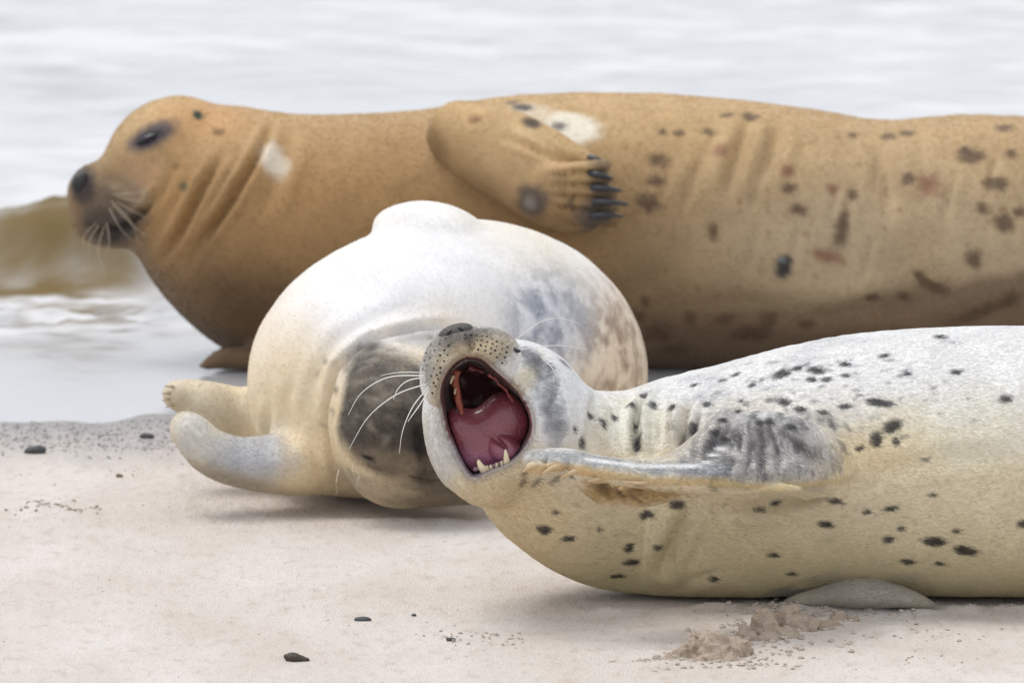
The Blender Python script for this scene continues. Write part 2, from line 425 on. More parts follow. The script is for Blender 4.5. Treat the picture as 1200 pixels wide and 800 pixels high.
def make_sand(name='beach_sand', tint=(1, 1, 1)):
    ma, t, b = mat(name)
    tc = nd(t, 'ShaderNodeTexCoord'); wet = nd(t, 'ShaderNodeAttribute', attribute_name='wet')
    mp = nd(t, 'ShaderNodeMapping'); mp.inputs['Scale'].default_value = (1, .45, 1); t.links.new(tc.outputs['Object'], mp.inputs[0])
    def noise(sc, det, src=mp):
        n = nd(t, 'ShaderNodeTexNoise'); n.inputs['Scale'].default_value = sc; n.inputs['Detail'].default_value = det; n.inputs['Roughness'].default_value = .6
        t.links.new(src.outputs[0] if src is mp else src.outputs['Object'], n.inputs['Vector']); return n
    g = noise(420, 3); big = noise(5, 4); mid = noise(45, 4)
    def mix(fac, a, bb, blend='MIX'):
        x = nd(t, 'ShaderNodeMix', data_type='RGBA', blend_type=blend)
        for s, v in ((0, fac), (6, a), (7, bb)):
            if hasattr(v, 'is_linked') or hasattr(v, 'links'): t.links.new(v, x.inputs[s])
            else: x.inputs[s].default_value = v if s == 0 else (*v, 1)
        return x.outputs[2]
    def rng(o, a, bb, lo=0, hi=1):
        r = nd(t, 'ShaderNodeMapRange'); t.links.new(o, r.inputs[0]); r.inputs[1].default_value = a; r.inputs[2].default_value = bb
        r.inputs[3].default_value = lo; r.inputs[4].default_value = hi; return r.outputs[0]
    c = mix(rng(big.outputs[0], .35, .65), (.60, .53, .472), (.68, .625, .58))
    c = mix(rng(mid.outputs[0], .52, .72, 0, .55), c, (.47, .40, .33))
    c = mix(rng(g.outputs[0], .56, .74, 0, .55), c, (.25, .215, .18))
    c = mix(rng(g.outputs[0], .42, .28, 0, .5), c, (.72, .70, .66))
    vo = nd(t, 'ShaderNodeTexVoronoi'); vo.inputs['Scale'].default_value = 75; t.links.new(mp.outputs[0], vo.inputs['Vector'])
    c = mix(rng(vo.outputs['Distance'], .10, .05, 0, .5), c, (.16, .13, .11))
    wf = rng(wet.outputs['Fac'], 0, 1)
    wn = noise(60, 5)
    wc = mix(rng(wn.outputs[0], .42, .6), (.39, .375, .365), (.30, .285, .28))
    wc = mix(rng(noise(170, 3).outputs[0], .56, .64, 0, .6), wc, (.14, .135, .135))
    c = mix(wf, c, wc)
    if tint != (1, 1, 1): c = mix(1.0, c, tint, 'MULTIPLY')
    t.links.new(c, b.inputs['Base Color'])
    b.inputs['Roughness'].default_value = .85; t.links.new(rng(wet.outputs['Fac'], 0, 1, .85, .45), b.inputs['Roughness'])
    b.inputs['Specular IOR Level'].default_value = .3
    h = nd(t, 'ShaderNodeMath', operation='ADD'); t.links.new(g.outputs[0], h.inputs[0])
    h2 = nd(t, 'ShaderNodeMath', operation='MULTIPLY'); t.links.new(mid.outputs[0], h2.inputs[0]); h2.inputs[1].default_value = 1.6
    t.links.new(h2.outputs[0], h.inputs[1])
    bp = nd(t, 'ShaderNodeBump'); bp.inputs['Distance'].default_value = .004; bp.inputs['Strength'].default_value = .8; t.links.new(h.outputs[0], bp.inputs['Height']); t.links.new(bp.outputs[0], b.inputs['Normal'])
    return ma
M_SAND = make_sand(); M_DAMP = make_sand('damp_sand', (.70, .62, .53)); M_CRUMB = simple('sand_crumb', (.46, .395, .33), .8, .2, 200)
sand = mesh_obj('sand', V, Q, M_SAND); tag(sand, 'pale dry beach sand, grey and pebbly at the water line', kind='structure')
wet = np.clip((shore_d + .46 + .22 * fbm(V * np.array([1, .5, 0]), 4, 4, 20)) / .42, 0, 1)
wa = sand.data.attributes.new('wet', 'FLOAT', 'POINT'); wa.data.foreach_set('value', wet.astype(np.float32))

# ---- water
WL = -.012
def wave_h(X, Y):
    xr = at(196, 320, 17.4)[0]
    along = 1 / (1 + np.exp((X - xr + .03) / .035)) * (1 - .12 * np.exp(-((X + .93) / .07) ** 2)) * (1 - .10 * np.sin(X * 19))
    yc = 17.55 + .06 * np.sin(X * 5 + 1)
    t = (Y - yc)
    prof = np.where(t < 0, np.exp(-(t / .10) ** 2), np.exp(-(t / .42) ** 2))
    return .120 * along * prof, along, t
def water_z(X, Y):
    P = np.stack([X, Y, np.zeros_like(X)], -1)
    far = np.clip((Y - 16.9) / 1.2, 0, 1)
    z = WL + .0006 * fbm(P * np.array([.7, .5, 1]), 8, 2, 31)
    z = z + far * (.022 * fbm(P * np.array([.55, 1.0, 1]), 1.6, 3, 32) + .013 * fbm(P * np.array([.6, 1., 1]), 6, 3, 33)) * np.clip(1.2 - np.abs(Y - 20) / 60, .4, 1)
    wv, al, t = wave_h(X, Y)
    lump = fbm(P * np.array([1, .8, 1]), 13, 3, 34)
    z = z + wv * (1 + .16 * lump)
    churn = np.exp(-((Y - 17.12) / .22) ** 2) * np.clip(1 / (1 + np.exp((X + .40) / .04)), 0, 1)
    return z + churn * .020 * (fbm(P * np.array([.8, .55, 1]), 22, 3, 35))
wxs = axis(-1.45, 1.45, .011, 3000); wys = axis(15.5, 24, .016, 3000); wys = wys[wys > 15.3]
V, Q, X, Y = sheet(wxs, wys, water_z)
P3 = V.copy(); P3[:, 2] = 0
wv, al, tt = wave_h(V[:, 0], V[:, 1])
churn = np.exp(-((V[:, 1] - 17.08) / .24) ** 2) / (1 + np.exp((V[:, 0] + .44) / .04))
fn1 = fbm(P3 * np.array([.75, .5, 1]), 16, 4, 41); fn2 = fbm(P3 * np.array([.45, .8, 1]), 2.4, 4, 42)
foam = np.clip(churn * (.45 + 2.6 * fbm(P3 * np.array([.5, 1.0, 1]), 20, 4, 44)), 0, 1)
front = al * np.exp(-((tt + .12) / .07) ** 2)
foam = np.maximum(foam, np.clip(front * (-.3 + 1.2 * fn1) * .3, 0, .15))
farf = np.clip((V[:, 1] - 17.6) / .6, 0, 1)
foam = np.maximum(foam, np.clip((V[:, 1] - 17.7 + .3 * (1 - al)) / .6, 0, 1) * np.clip(.55 + 1.1 * fn2 + .9 * fbm(P3 * np.array([.5, .8, 1]), 9, 3, 43) + .9 * fbm(P3 * np.array([.45, .8, 1]), 22, 3, 45), 0, .95) * (1 - np.clip(al * np.exp(-(tt / .2) ** 2), 0, 1)))
silt = np.clip(al * np.exp(-((tt + .04) / .33) ** 6) * (1 + .25 * fn1), 0, 1) + .8 * churn * np.clip(.4 + 1.8 * fn1, 0, 1)
def make_water():
    ma, t, b = mat('sea_water')
    fo = nd(t, 'ShaderNodeAttribute', attribute_name='foam'); si = nd(t, 'ShaderNodeAttribute', attribute_name='silt')
    tc = nd(t, 'ShaderNodeTexCoord'); mp = nd(t, 'ShaderNodeMapping'); mp.inputs['Scale'].default_value = (.8, .5, 1); t.links.new(tc.outputs['Object'], mp.inputs[0])
    nz = nd(t, 'ShaderNodeTexNoise'); nz.inputs['Scale'].default_value = 22; nz.inputs['Detail'].default_value = 4; t.links.new(mp.outputs[0], nz.inputs['Vector'])
    a = nd(t, 'ShaderNodeMix', data_type='RGBA'); a.inputs[6].default_value = (.43, .43, .435, 1); a.inputs[7].default_value = (.175, .125, .055, 1)
    t.links.new(si.outputs['Fac'], a.inputs[0])
    mu = nd(t, 'ShaderNodeMath', operation='ADD'); mu.use_clamp = True; t.links.new(fo.outputs['Fac'], mu.inputs[0]); mu.inputs[1].default_value = 0
    c = nd(t, 'ShaderNodeMix', data_type='RGBA'); t.links.new(mu.outputs[0], c.inputs[0]); t.links.new(a.outputs[2], c.inputs[6]); c.inputs[7].default_value = (.64, .635, .64, 1)
    t.links.new(c.outputs[2], b.inputs['Base Color'])
    r = nd(t, 'ShaderNodeMapRange'); t.links.new(mu.outputs[0], r.inputs[0]); r.inputs[3].default_value = .12; r.inputs[4].default_value = .6
    r2 = nd(t, 'ShaderNodeMath', operation='MULTIPLY_ADD'); t.links.new(si.outputs['Fac'], r2.inputs[0]); r2.inputs[1].default_value = .3; sp = nd(t, 'ShaderNodeMapRange'); t.links.new(si.outputs['Fac'], sp.inputs[0]); sp.inputs[3].default_value = .5; sp.inputs[4].default_value = .05; t.links.new(sp.outputs[0], b.inputs['Specular IOR Level']); t.links.new(r.outputs[0], r2.inputs[2]); t.links.new(r2.outputs[0], b.inputs['Roughness'])
    b.inputs['IOR'].default_value = 1.333
    bp = nd(t, 'ShaderNodeBump'); bp.inputs['Distance'].default_value = .004; bp.inputs['Strength'].default_value = .35; t.links.new(nz.outputs[0], bp.inputs['Height']); t.links.new(bp.outputs[0], b.inputs['Normal'])
    return ma
water = mesh_obj('sea', V, Q, make_water()); tag(water, 'pale silty sea with one small brown wave breaking at the left', kind='structure')
for nm, vals in (('foam', foam), ('silt', np.clip(silt, 0, 1))):
    q = water.data.attributes.new(nm, 'FLOAT', 'POINT'); q.data.foreach_set('value', vals.astype(np.float32))

# ================================================================== BROWN SEAL
def brown_seal():
    YB = 16.62
    spine = Chain([(205, 200, YB, 82), (262, 236, YB, 112), (335, 268, YB, 134), (425, 277, YB, 143), (520, 277, YB, 150), (620, 275, YB, 163), (760, 276, YB, 166),
                   (900, 287, YB, 164), (1030, 301, YB, 160), (1150, 305, YB, 170), (1280, 312, YB + .02, 160), (1430, 338, YB + .05, 125), (1560, 372, YB + .1, 78), (1640, 392, YB + .12, 50)], 5, (1, 1.05, 1))
    hind = [Chain([(1620, 392, YB + d, 40), (1700, 396, YB + d * 1.6, 34), (1790, 400, YB + d * 2, 30), (1820, 402, YB + d * 2, 22)], 4, (1, .5, 1.2)) for d in (.08, .2)]
    chest = Chain([(290, 290, YB, 92), (330, 330, YB, 90), (400, 345, YB, 85)], 4)
    muz = Ell(133, 238, YB - .01, 52, 46, 40, 28)
    muz2 = Ell(118, 262, YB - .01, 34, 36, 24, 15)
    snout = Ell(102, 222, YB - .01, 20, 30, 26, 20)
    brow = Ell(190, 160, YB - .03, 55, 50, 32, -35)
    arm = Chain([(540, 158, YB - .165, 40), (575, 176, YB - .205, 47), (620, 205, YB - .242, 47), (656, 231, YB - .276, 40), (678, 240, YB - .292, 33)], 5, (1, .6, 1))
    digits = [Chain([(640, 204 + i * 9, YB - .285, 12), (680, 198 + i * 14, YB - .322, 9), (709 + 8 * (i in (2, 3)), 193 + i * 16.5 - 4 * (i == 4), YB - .326, 7.4)], 3, (1, 1, 1)) for i in range(5)]
    thumb = Chain([(548, 138, YB - .14, 20), (620, 152, YB - .222, 15), (694, 190, YB - .300, 9)], 5, (1, .7, 1))
    low = Chain([(238, 430, YB - .16, 5), (262, 420, YB - .15, 12), (300, 420, YB - .13, 16), (360, 410, YB - .05, 25)], 4)
    allp = [spine, chest, muz, muz2, snout, brow, arm, low] + hind
    def fn(P):
        d = spine(P)
        d = smin(d, chest(P), .10); d = smin(d, brow(P), .04); d = smin(d, muz(P), .045); d = smin(d, muz2(P), .03); d = smin(d, snout(P), .02)
        a = smin(arm(P), thumb(P), .010)
        for g in digits: a = smin(a, g(P), .008)
        d = smin(d, a, .009)
        d = smin(d, low(P), .02)
        for h in hind: d = smin(d, h(P), .03)
        return smax(d, -(P[:, 2] + .035), .04)
    lo = np.min([p.lo() for p in allp], 0); hi = np.max([p.hi() for p in allp], 0)
    V, Q = sculpt(fn, lo, hi, .0065)
    sk = Skin(V, Q, srgb(206, 164, 112))
    C = lambda pts, w_, d_, r_=.4: sk.crease(pts, w_, d_, r_, YB)
    C([(322, 140), (300, 185), (268, 240), (232, 290), (222, 308)], 5.2, .019, .4)
    C([(262, 180), (240, 215), (212, 270), (188, 308)], 5.4, .017, .4); C([(285, 180), (262, 215)], 4, .004, .3); C([(243, 235), (225, 262), (214, 290)], 3.5, .005, .3); C([(345, 150), (330, 200), (300, 260)], 9, .006, .4)
    C([(205, 190), (190, 225), (165, 262)], 6, .005)
    C([(880, 130), (872, 160), (858, 200), (850, 235)], 8, .013); C([(915, 140), (905, 180), (890, 215)], 9, .011); C([(840, 150), (825, 190), (818, 230)], 9, .004)
    C([(1030, 165), (1040, 210), (1046, 250)], 11, .011); C([(1075, 150), (1085, 190), (1090, 240)], 11, .005)
    C([(285, 330), (330, 345), (380, 346)], 6, .003); C([(96, 262), (118, 272), (150, 264), (172, 246), (184, 222)], 4, .014, .6)
    C([(118, 205), (140, 215), (165, 235), (172, 250)], 6, .003)
    C([(760, 362), (860, 356), (960, 366), (1060, 352), (1130, 325), (1200, 305)], 12, .006, .6)
    for k, xe in enumerate((712, 718, 722, 718)):
        yy = 201 + k * 16; C([(640, 206 + k * 11), (672, 203 + k * 14), (xe, yy)], 2.6, .008, .5)
    C([(690, 264), (706, 264), (726, 262)], 3, .006, .4); C([(600, 150), (640, 170), (684, 190)], 4, .004, .5); C([(590, 158), (630, 176), (668, 194)], 4.5, .007, .6)
    for i in range(14):
        x0 = random.uniform(760, 1180); y0 = random.uniform(170, 280); C([(x0, y0), (x0 - 8, y0 + 30), (x0 - 14, y0 + 60)], 5, .0035)
    sk.V += sk.N * (.0016 * fbm(sk.V * np.array([1, 1, .6]), 22, 3, 5) + .0005 * fbm(sk.V, 70, 2, 6))[:, None]
    sk.seal_creases()
    # coat, with a sunlit top and shaded underside mixed into its colours
    px, py = to_px(sk.V)
    n = fbm(sk.V, 7, 4, 8); n2 = fbm(sk.V, 28, 3, 9)
    z = sk.V[:, 2]
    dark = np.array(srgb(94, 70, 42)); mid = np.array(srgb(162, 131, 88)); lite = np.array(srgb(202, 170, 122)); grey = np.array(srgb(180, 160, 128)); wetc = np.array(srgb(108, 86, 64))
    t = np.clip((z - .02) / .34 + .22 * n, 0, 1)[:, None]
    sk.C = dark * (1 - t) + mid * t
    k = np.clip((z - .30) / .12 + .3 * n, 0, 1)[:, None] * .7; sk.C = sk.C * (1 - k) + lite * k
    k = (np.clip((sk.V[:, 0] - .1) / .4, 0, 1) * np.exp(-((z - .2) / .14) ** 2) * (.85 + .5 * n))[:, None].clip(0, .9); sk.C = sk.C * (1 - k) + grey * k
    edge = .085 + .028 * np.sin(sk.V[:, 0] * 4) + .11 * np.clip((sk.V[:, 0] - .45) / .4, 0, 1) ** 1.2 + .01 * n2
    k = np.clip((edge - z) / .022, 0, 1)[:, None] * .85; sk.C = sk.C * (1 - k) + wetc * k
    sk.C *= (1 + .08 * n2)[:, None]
    Pn = sk.paint
    Pn(330, 240, 90, 80, srgb(170, 128, 80), .5, soft=.8, deep=2); Pn(560, 270, 120, 50, srgb(132, 98, 58), .6, soft=.8, deep=2); Pn(450, 200, 80, 60, srgb(158, 120, 72), .5, soft=.8, deep=2); Pn(600, 190, 60, 40, srgb(196, 164, 120), .6, -35, .6, .3, 2, 1); Pn(290, 350, 60, 40, srgb(92, 68, 44), .75, 0, .8, .3, 2, 2); Pn(380, 380, 90, 30, srgb(92, 68, 44), .6, 0, .8, .3, 2, 2); Pn(200, 250, 40, 60, srgb(176, 134, 84), .6, 0, .8, .3, 2, 2); Pn(240, 140, 50, 24, srgb(206, 158, 108), .6, 0, .8, .3, 2, 2)
    Pn(320, 186, 15, 26, srgb(218, 208, 190), .85, 25, .5, .4, 2); Pn(667, 150, 36, 21, srgb(226, 218, 200), .95, -12, .3, .25, 3); Pn(618, 132, 30, 16, srgb(214, 200, 176), .8, -20, .4, .3, 4)
    Pn(655, 148, 9, 7, srgb(72, 64, 60), .8, 0, .4, .4, 5); Pn(612, 126, 14, 4, srgb(50, 46, 48), .9, -8, .4, .2, 6); Pn(622, 144, 12, 7, srgb(50, 46, 48), .9, -20, .4, .3, 7)
    Pn(600, 120, 9, 3, srgb(80, 70, 60), .7, 0, .4, .2, 6); Pn(557, 140, 9, 4, srgb(120, 80, 55), .7, 10, .4, .4, 7)
    Pn(640, 165, 50, 6, srgb(222, 196, 150), .5, -22, .5, .2, 7)  # highlight along the thumb ridge painted into the fur
    Pn(623, 235, 19, 19, srgb(70, 62, 60), .85, -30, .4, .5, 8, 2); Pn(620, 238, 8, 9, srgb(150, 140, 132), .6, 0, .5, .3, 9, 2)
    Pn(702, 262, 28, 26, srgb(78, 68, 62), .85, 0, .5, .5, 10, 2); Pn(706, 228, 17, 42, srgb(84, 72, 62), .8, 0, .6, .5, 10, 2); Pn(668, 240, 5, 8, srgb(66, 54, 46), .7)
    Pn(510, 172, 16, 26, srgb(120, 88, 56), .6, 20, .7, .4, 11)
    Pn(124, 240, 46, 32, srgb(104, 88, 72), .9, -30, .5, .3, 12, 2); Pn(128, 268, 34, 20, srgb(62, 54, 50), .8, -10, .5, .3, 13, 2); Pn(96, 216, 16, 22, srgb(56, 48, 46), .9, 15, .4, .2, 14, 2)
    Pn(150, 262, 34, 8, srgb(48, 42, 40), .7, 35, .5, .3, 13, 2)
    Pn(165, 200, 26, 22, srgb(182, 146, 110), .7, 0, .7, .3, 15, 2); Pn(155, 222, 26, 13, srgb(160, 138, 112), .7, -20, .6, .4, 15, 2)
    Pn(177, 160, 32, 13, srgb(84, 76, 80), .95, 26, .4, .25, 16); Pn(173, 162, 17, 6, srgb(28, 28, 38), 1, 24, .4, .1, 17)
    Pn(232, 135, 6, 8, srgb(26, 54, 44), 1, 0, .3, .2, 18); Pn(256, 155, 7, 6, srgb(110, 82, 48), .8, 20); Pn(215, 219, 6, 5, srgb(84, 84, 60), .8)
    Pn(206, 195, 5, 4, srgb(120, 95, 60), .7)
    spots = [(760, 239, 14, 9), (771, 188, 12, 8), (768, 211, 9, 7), (776, 155, 7, 6), (795, 156, 6, 6), (842, 176, 10, 7), (830, 155, 7, 5), (879, 137, 10, 7), (852, 135, 8, 5),
             (836, 271, 7, 11), (923, 201, 8, 9), (925, 221, 9, 7), (935, 246, 10, 7), (986, 268, 9, 20), (1000, 229, 6, 7), (975, 222, 7, 7), (970, 300, 19, 8),
             (1089, 220, 17, 14), (1139, 183, 15, 10), (1130, 176, 8, 8), (1184, 180, 8, 9), (1167, 215, 13, 10), (1151, 244, 7, 8), (1177, 260, 12, 11), (1196, 248, 8, 6), (1141, 303, 9, 12),
             (1094, 336, 20, 8), (1077, 323, 8, 6), (1060, 347, 9, 5), (1022, 348, 9, 5), (1041, 160, 9, 6), (1063, 156, 9, 6), (849, 374, 11, 7), (809, 372, 8, 8), (901, 374, 12, 9),
             (882, 391, 24, 9), (946, 380, 12, 6), (771, 389, 17, 13), (1184, 351, 14, 8), (1150, 365, 36, 7), (745, 370, 12, 7), (756, 354, 6, 8), (999, 158, 6, 5), (1177, 150, 12, 5), (790, 408, 16, 8), (1064, 210, 8, 8)]
    for i, (x, y, a, b) in enumerate(spots):
        reddish = (x, y) in ((970, 300), (975, 222), (923, 201), (842, 176), (1089, 220))
        Pn(x, y, a, b, srgb(120, 72, 48) if reddish else srgb(82, 60, 42), .72 if reddish else .85, random.uniform(-25, 25), .55, .65, i)
    for i in range(46):
        Pn(random.uniform(740, 1195), random.uniform(120, 400), random.uniform(2, 5), random.uniform(2, 4), srgb(120, 88, 58), random.uniform(.2, .6), 0, .6, .5, i)
    Pn(918, 313, 10, 15, srgb(40, 38, 42), .95, -15, .35, .45, 60); Pn(916, 304, 4, 4, srgb(110, 120, 122), .8)
    root = empty('seal', tuple(ground(620, 432))); root.location.z = 0
    tag(root, 'large brown dark-spotted seal lying at the water edge behind the others', 'seal', 'seals hauled out on the shore')
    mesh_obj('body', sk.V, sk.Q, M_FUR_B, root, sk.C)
    nose = np.array(sk.hit(100, 215)[0])
    grow_fur(root, sk, 80000, .006, .0003, lambda P: np.array([1., 0, -.25]) + (P - nose) * .3, lambda c, n, v: (((n * v).sum(1) < .25) & (c[:, 2] > -.01) & (c[:, 0] < .98)).astype(float), .12, .2)
    # eye, nostril, claws, whiskers
    h, n_ = sk.hit(173, 162)
    e = Ell(173, 162, h[1] + .004, 15, 8, 4.8, -26); blob('eye', e, .0022, M_EYE, root)
    h, n_ = sk.hit(95, 214)
    e = Ell(94, 214, h[1] + .004, 10, 9, 13, 25); blob('nose', e, .0025, M_NOSE, root)
    for (a, b) in (((682, 186), (712, 193)), ((684, 204), (716, 210)), ((686, 221), (727, 224)), ((688, 238), (735, 240)), ((686, 254), (728, 254))):
        h, n_ = sk.hit(*a); h2, _ = sk.hit(*b); 
        p0 = at(a[0] + 8, a[1] - 1, h[1] + .001); p1 = at((a[0] + b[0]) / 2 + 4, (a[1] + b[1]) / 2 - 2, h[1] - .012); p2 = at(b[0] + 3, b[1], h[1] - .002)
        V_, F_ = tube([p0, p1, p2], lambda f: .0060 * (1 - f) ** .6 + .0006, 0, 8, 6); mesh_obj('claw', V_, F_, M_CLAWD, root)
    h, _ = sk.hit(125, 245); y = h[1] - .01
    for q in (((112, 262), (98, 278), (100, 300)), ((116, 264), (104, 285), (106, 315)), ((122, 266), (115, 295), (126, 330)), ((132, 240), (160, 268), (175, 278)), ((135, 236), (165, 252), (186, 262)),
              ((128, 244), (140, 266), (155, 283)), ((135, 230), (165, 236), (200, 235)), ((130, 235), (155, 262), (162, 288)), ((132, 228), (158, 226), (188, 220)), ((125, 262), (128, 285), (122, 300))):
        whisker(root, [at(*q[0], y + .006), at(*q[1], y - .03), at(*q[2], y - .035)], .0006, M_WHISKB)
    return root
brown_seal()

# ================================================================== WHITE SEAL, rolled over in the middle
def white_seal():
    chest = Chain([(470, 480, 15.08, 104), (432, 452, 15.16, 142), (500, 426, 15.27, 164), (585, 432, 15.42, 165), (640, 460, 15.56, 118), (700, 505, 15.68, 66), (790, 528, 15.78, 44), (860, 535, 15.82, 26)], 6)
    hump = Ell(500, 268, 15.30, 62, 60, 31, 4)
    head = Ell(472, 500, 14.985, 84, 105, 100, -6)
    muz = Ell(540, 540, 14.97, 60, 70, 52, 20)
    f1 = Chain([(400, 545, 15.07, 30), (350, 545, 15.02, 36), (290, 543, 15.0, 30), (250, 531, 14.99, 27), (225, 508, 14.99, 23), (217, 500, 15.0, 18)], 5, (1, 1.3, 1))
    f2 = Chain([(330, 490, 15.25, 38), (285, 490, 15.24, 36), (248, 479, 15.23, 31), (224, 467, 15.23, 22), (208, 463, 15.22, 17)], 5, (1, 1.2, 1))
    allp = [chest, hump, head, muz, f1, f2]
    def fn(P):
        d = smin(chest(P), hump(P), .018); d = smin(d, smin(head(P), muz(P), .04), .016)
        d = smin(d, f2(P), .03); d = smin(d, f1(P), .03)
        return smax(d, -(P[:, 2] + .004), .045)
    V, Q = sculpt(fn, np.min([p.lo() for p in allp], 0), np.max([p.hi() for p in allp], 0), .0050)
    sk = Skin(V, Q, srgb(236, 224, 200))
    C = lambda pts, w_, d_, r_=.4: sk.crease(pts, w_, d_, r_, 15.1)
    C([(545, 380), (490, 384), (430, 400), (394, 434), (385, 480), (389, 530), (402, 574)], 5, .012, .5)
    C([(500, 352), (440, 372), (392, 402), (366, 450), (360, 500)], 9, .004, .5); C([(352, 420), (336, 470), (340, 530), (362, 565)], 8, .004, .4)
    C([(316, 470), (312, 510), (322, 535)], 8, .006, .4)
    C([(205, 486), (222, 492), (238, 508)], 4, .004); C([(425, 533), (433, 538), (442, 537)], 3, .005, .5)
    C([(408, 428), (440, 416), (475, 424)], 4, .006); C([(400, 448), (435, 438), (475, 445)], 4, .006); C([(402, 468), (425, 460), (450, 466)], 4, .005); C([(470, 556), (505, 566), (545, 560)], 4, .007); C([(486, 490), (490, 525), (496, 555)], 5, .010, .6); C([(415, 548), (440, 552), (462, 548)], 4, .004)
    sk.V += sk.N * (.0014 * fbm(sk.V, 14, 2, 5))[:, None]
    sk.seal_creases()
    n = fbm(sk.V, 8, 4, 3); n2 = fbm(sk.V, 45, 3, 4); n3 = fbm(sk.V, 100, 2, 6)
    z = sk.V[:, 2]
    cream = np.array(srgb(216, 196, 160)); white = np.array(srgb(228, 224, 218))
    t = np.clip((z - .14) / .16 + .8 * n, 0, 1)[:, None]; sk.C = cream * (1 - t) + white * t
    Pn = sk.paint
    Pn(345, 430, 50, 120, srgb(222, 203, 168), .8, 10, .7, .3, 2, 2); Pn(400, 300, 60, 50, srgb(230, 218, 192), .7, soft=.8, deep=2)
    Pn(300, 500, 30, 60, srgb(222, 206, 172), .6, soft=.8, deep=2); Pn(430, 330, 110, 60, srgb(232, 232, 235), .7, 20, .6, .2, 4, 2)
    Pn(620, 300, 80, 30, srgb(226, 214, 190), .5, -30, .6, .4, 5, 2); Pn(560, 310, 60, 40, srgb(228, 228, 230), .6, 0, .8, .3, 5, 2)
    # mottled shoulder: slate blotches inside, tan outside
    px, py = to_px(sk.V)
    facing = sk.N[:, 1] < .55
    kg = np.exp(-(((px - 642) / 52) ** 2 + ((py - 378) / 66) ** 2) ** 1.6) * facing
    kt = np.exp(-(((px - 722) / 42) ** 2 + ((py - 415) / 95) ** 2) ** 1.6) * facing
    g = np.clip(.45 + 1.5 * n2 + .8 * n3, 0, 1)[:, None]
    slate = np.array(srgb(132, 138, 152)) * g + np.array(srgb(206, 208, 214)) * (1 - g); tan = np.array(srgb(160, 134, 110)) * g + np.array(srgb(222, 204, 178)) * (1 - g)
    sk.C += (tan - sk.C) * kt[:, None] * .95; sk.C += (slate - sk.C) * kg[:, None] * .9
    # dark face
    Pn(462, 484, 68, 76, srgb(72, 64, 56), .98, 12, .13, .28, 7, 2.0); Pn(505, 500, 55, 60, srgb(64, 57, 50), .95, 0, .4, .3, 8, 2)
    Pn(530, 550, 66, 60, srgb(80, 70, 60), .92, 0, .5, .3, 8, 2); Pn(450, 450, 40, 30, srgb(124, 116, 104), .6, 0, .6, .9, 9, 2)
    Pn(497, 518, 16, 44, srgb(34, 30, 28), .85, 0, .6, .4, 9, 2); Pn(455, 540, 45, 13, srgb(132, 116, 96), .7, -5, .6, .3, 10, 2)
    Pn(428, 570, 44, 18, srgb(162, 148, 126), .8, -8, .6, .3, 11, 2); Pn(505, 586, 55, 10, srgb(120, 106, 90), .7, 0, .6, .3, 12, 2)
    Pn(500, 395, 40, 16, srgb(182, 182, 184), .7, 5, .6, .5, 13); Pn(425, 420, 20, 26, srgb(92, 88, 82), .6, 30, .6, .7, 14)
    for (x, y) in ((420, 430), (430, 455), (445, 430), (470, 455), (450, 480), (425, 500)): Pn(x, y, 10, 5, srgb(62, 58, 54), .5, random.uniform(-40, 40), .6, .7, x)
    Pn(432, 536, 12, 2.2, srgb(44, 38, 34), .8, -10, .4, .2, 15)
    rr = random.Random(3)
    for i in range(70):
        x = rr.gauss(450, 32); y = rr.gauss(470, 36); Pn(x, y, rr.uniform(3, 10), rr.uniform(2, 6), rr.choice([srgb(58, 54, 50), srgb(140, 130, 112), srgb(120, 114, 104)]), rr.uniform(.15, .5), rr.uniform(-60, 60), .6, .8, i)
    # flippers; the lower one has grey-blue shading and a darker bottom painted in
    Pn(285, 535, 60, 34, srgb(164, 168, 176), .85, 0, .6, .4, 16, 1.6); Pn(226, 505, 34, 30, srgb(196, 195, 190), .85, -40, .6, .3, 17, 1.6)
    Pn(240, 480, 55, 32, srgb(186, 174, 150), .85, 0, .7, .3, 18, .9); Pn(260, 560, 70, 12, srgb(146, 134, 114), .75, -15, .8, .3, 18, 2)
    sk.C *= (1 + .04 * n3)[:, None]
    root = empty('seal', (at(470, 500, 15.05)[0], 15.1, 0))
    tag(root, 'white seal with dark grey face lying on its back behind the yawning one', 'seal', 'seals hauled out on the shore')
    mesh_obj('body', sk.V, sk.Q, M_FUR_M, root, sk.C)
    mz = np.array(at(545, 560, 14.85))
    def flow(P):
        d = P - mz; return d / (np.linalg.norm(d, axis=1)[:, None] + 1e-6)
    grow_fur(root, sk, 60000, .006, .0003, flow, lambda c, n, v: (((n * v).sum(1) < .25) & (c[:, 2] > .004)).astype(float), .13, .2)
    h, _ = sk.hit(433, 537)
    e = Ell(433, 537, h[1] + .0012, 8, 5, 1.1, 8); blob('eye', e, .0018, M_EYE, root)
    for (a, b) in (((203, 453), (193, 452)), ((200, 460), (189, 461)), ((200, 467), (190, 469)), ((203, 474), (194, 477))):
        V_, F_ = tube([at(*a, 15.2), at((a[0] + b[0]) / 2, (a[1] + b[1]) / 2, 15.195), at(*b, 15.2)], lambda f: .0022 * (1 - f) ** .6 + .0004, 0, 6, 4); mesh_obj('claw', V_, F_, M_CLAWG, root)
    for q in (((430, 545), (420, 560), (418, 575)), ((397, 550), (394, 565), (395, 580)), ((452, 470), (440, 490), (415, 500)), ((420, 520), (413, 550), (418, 562))):
        whisker(root, [at(*q[0], 14.92), at(*q[1], 14.89), at(*q[2], 14.9)], .0005)
    return root
white_seal()

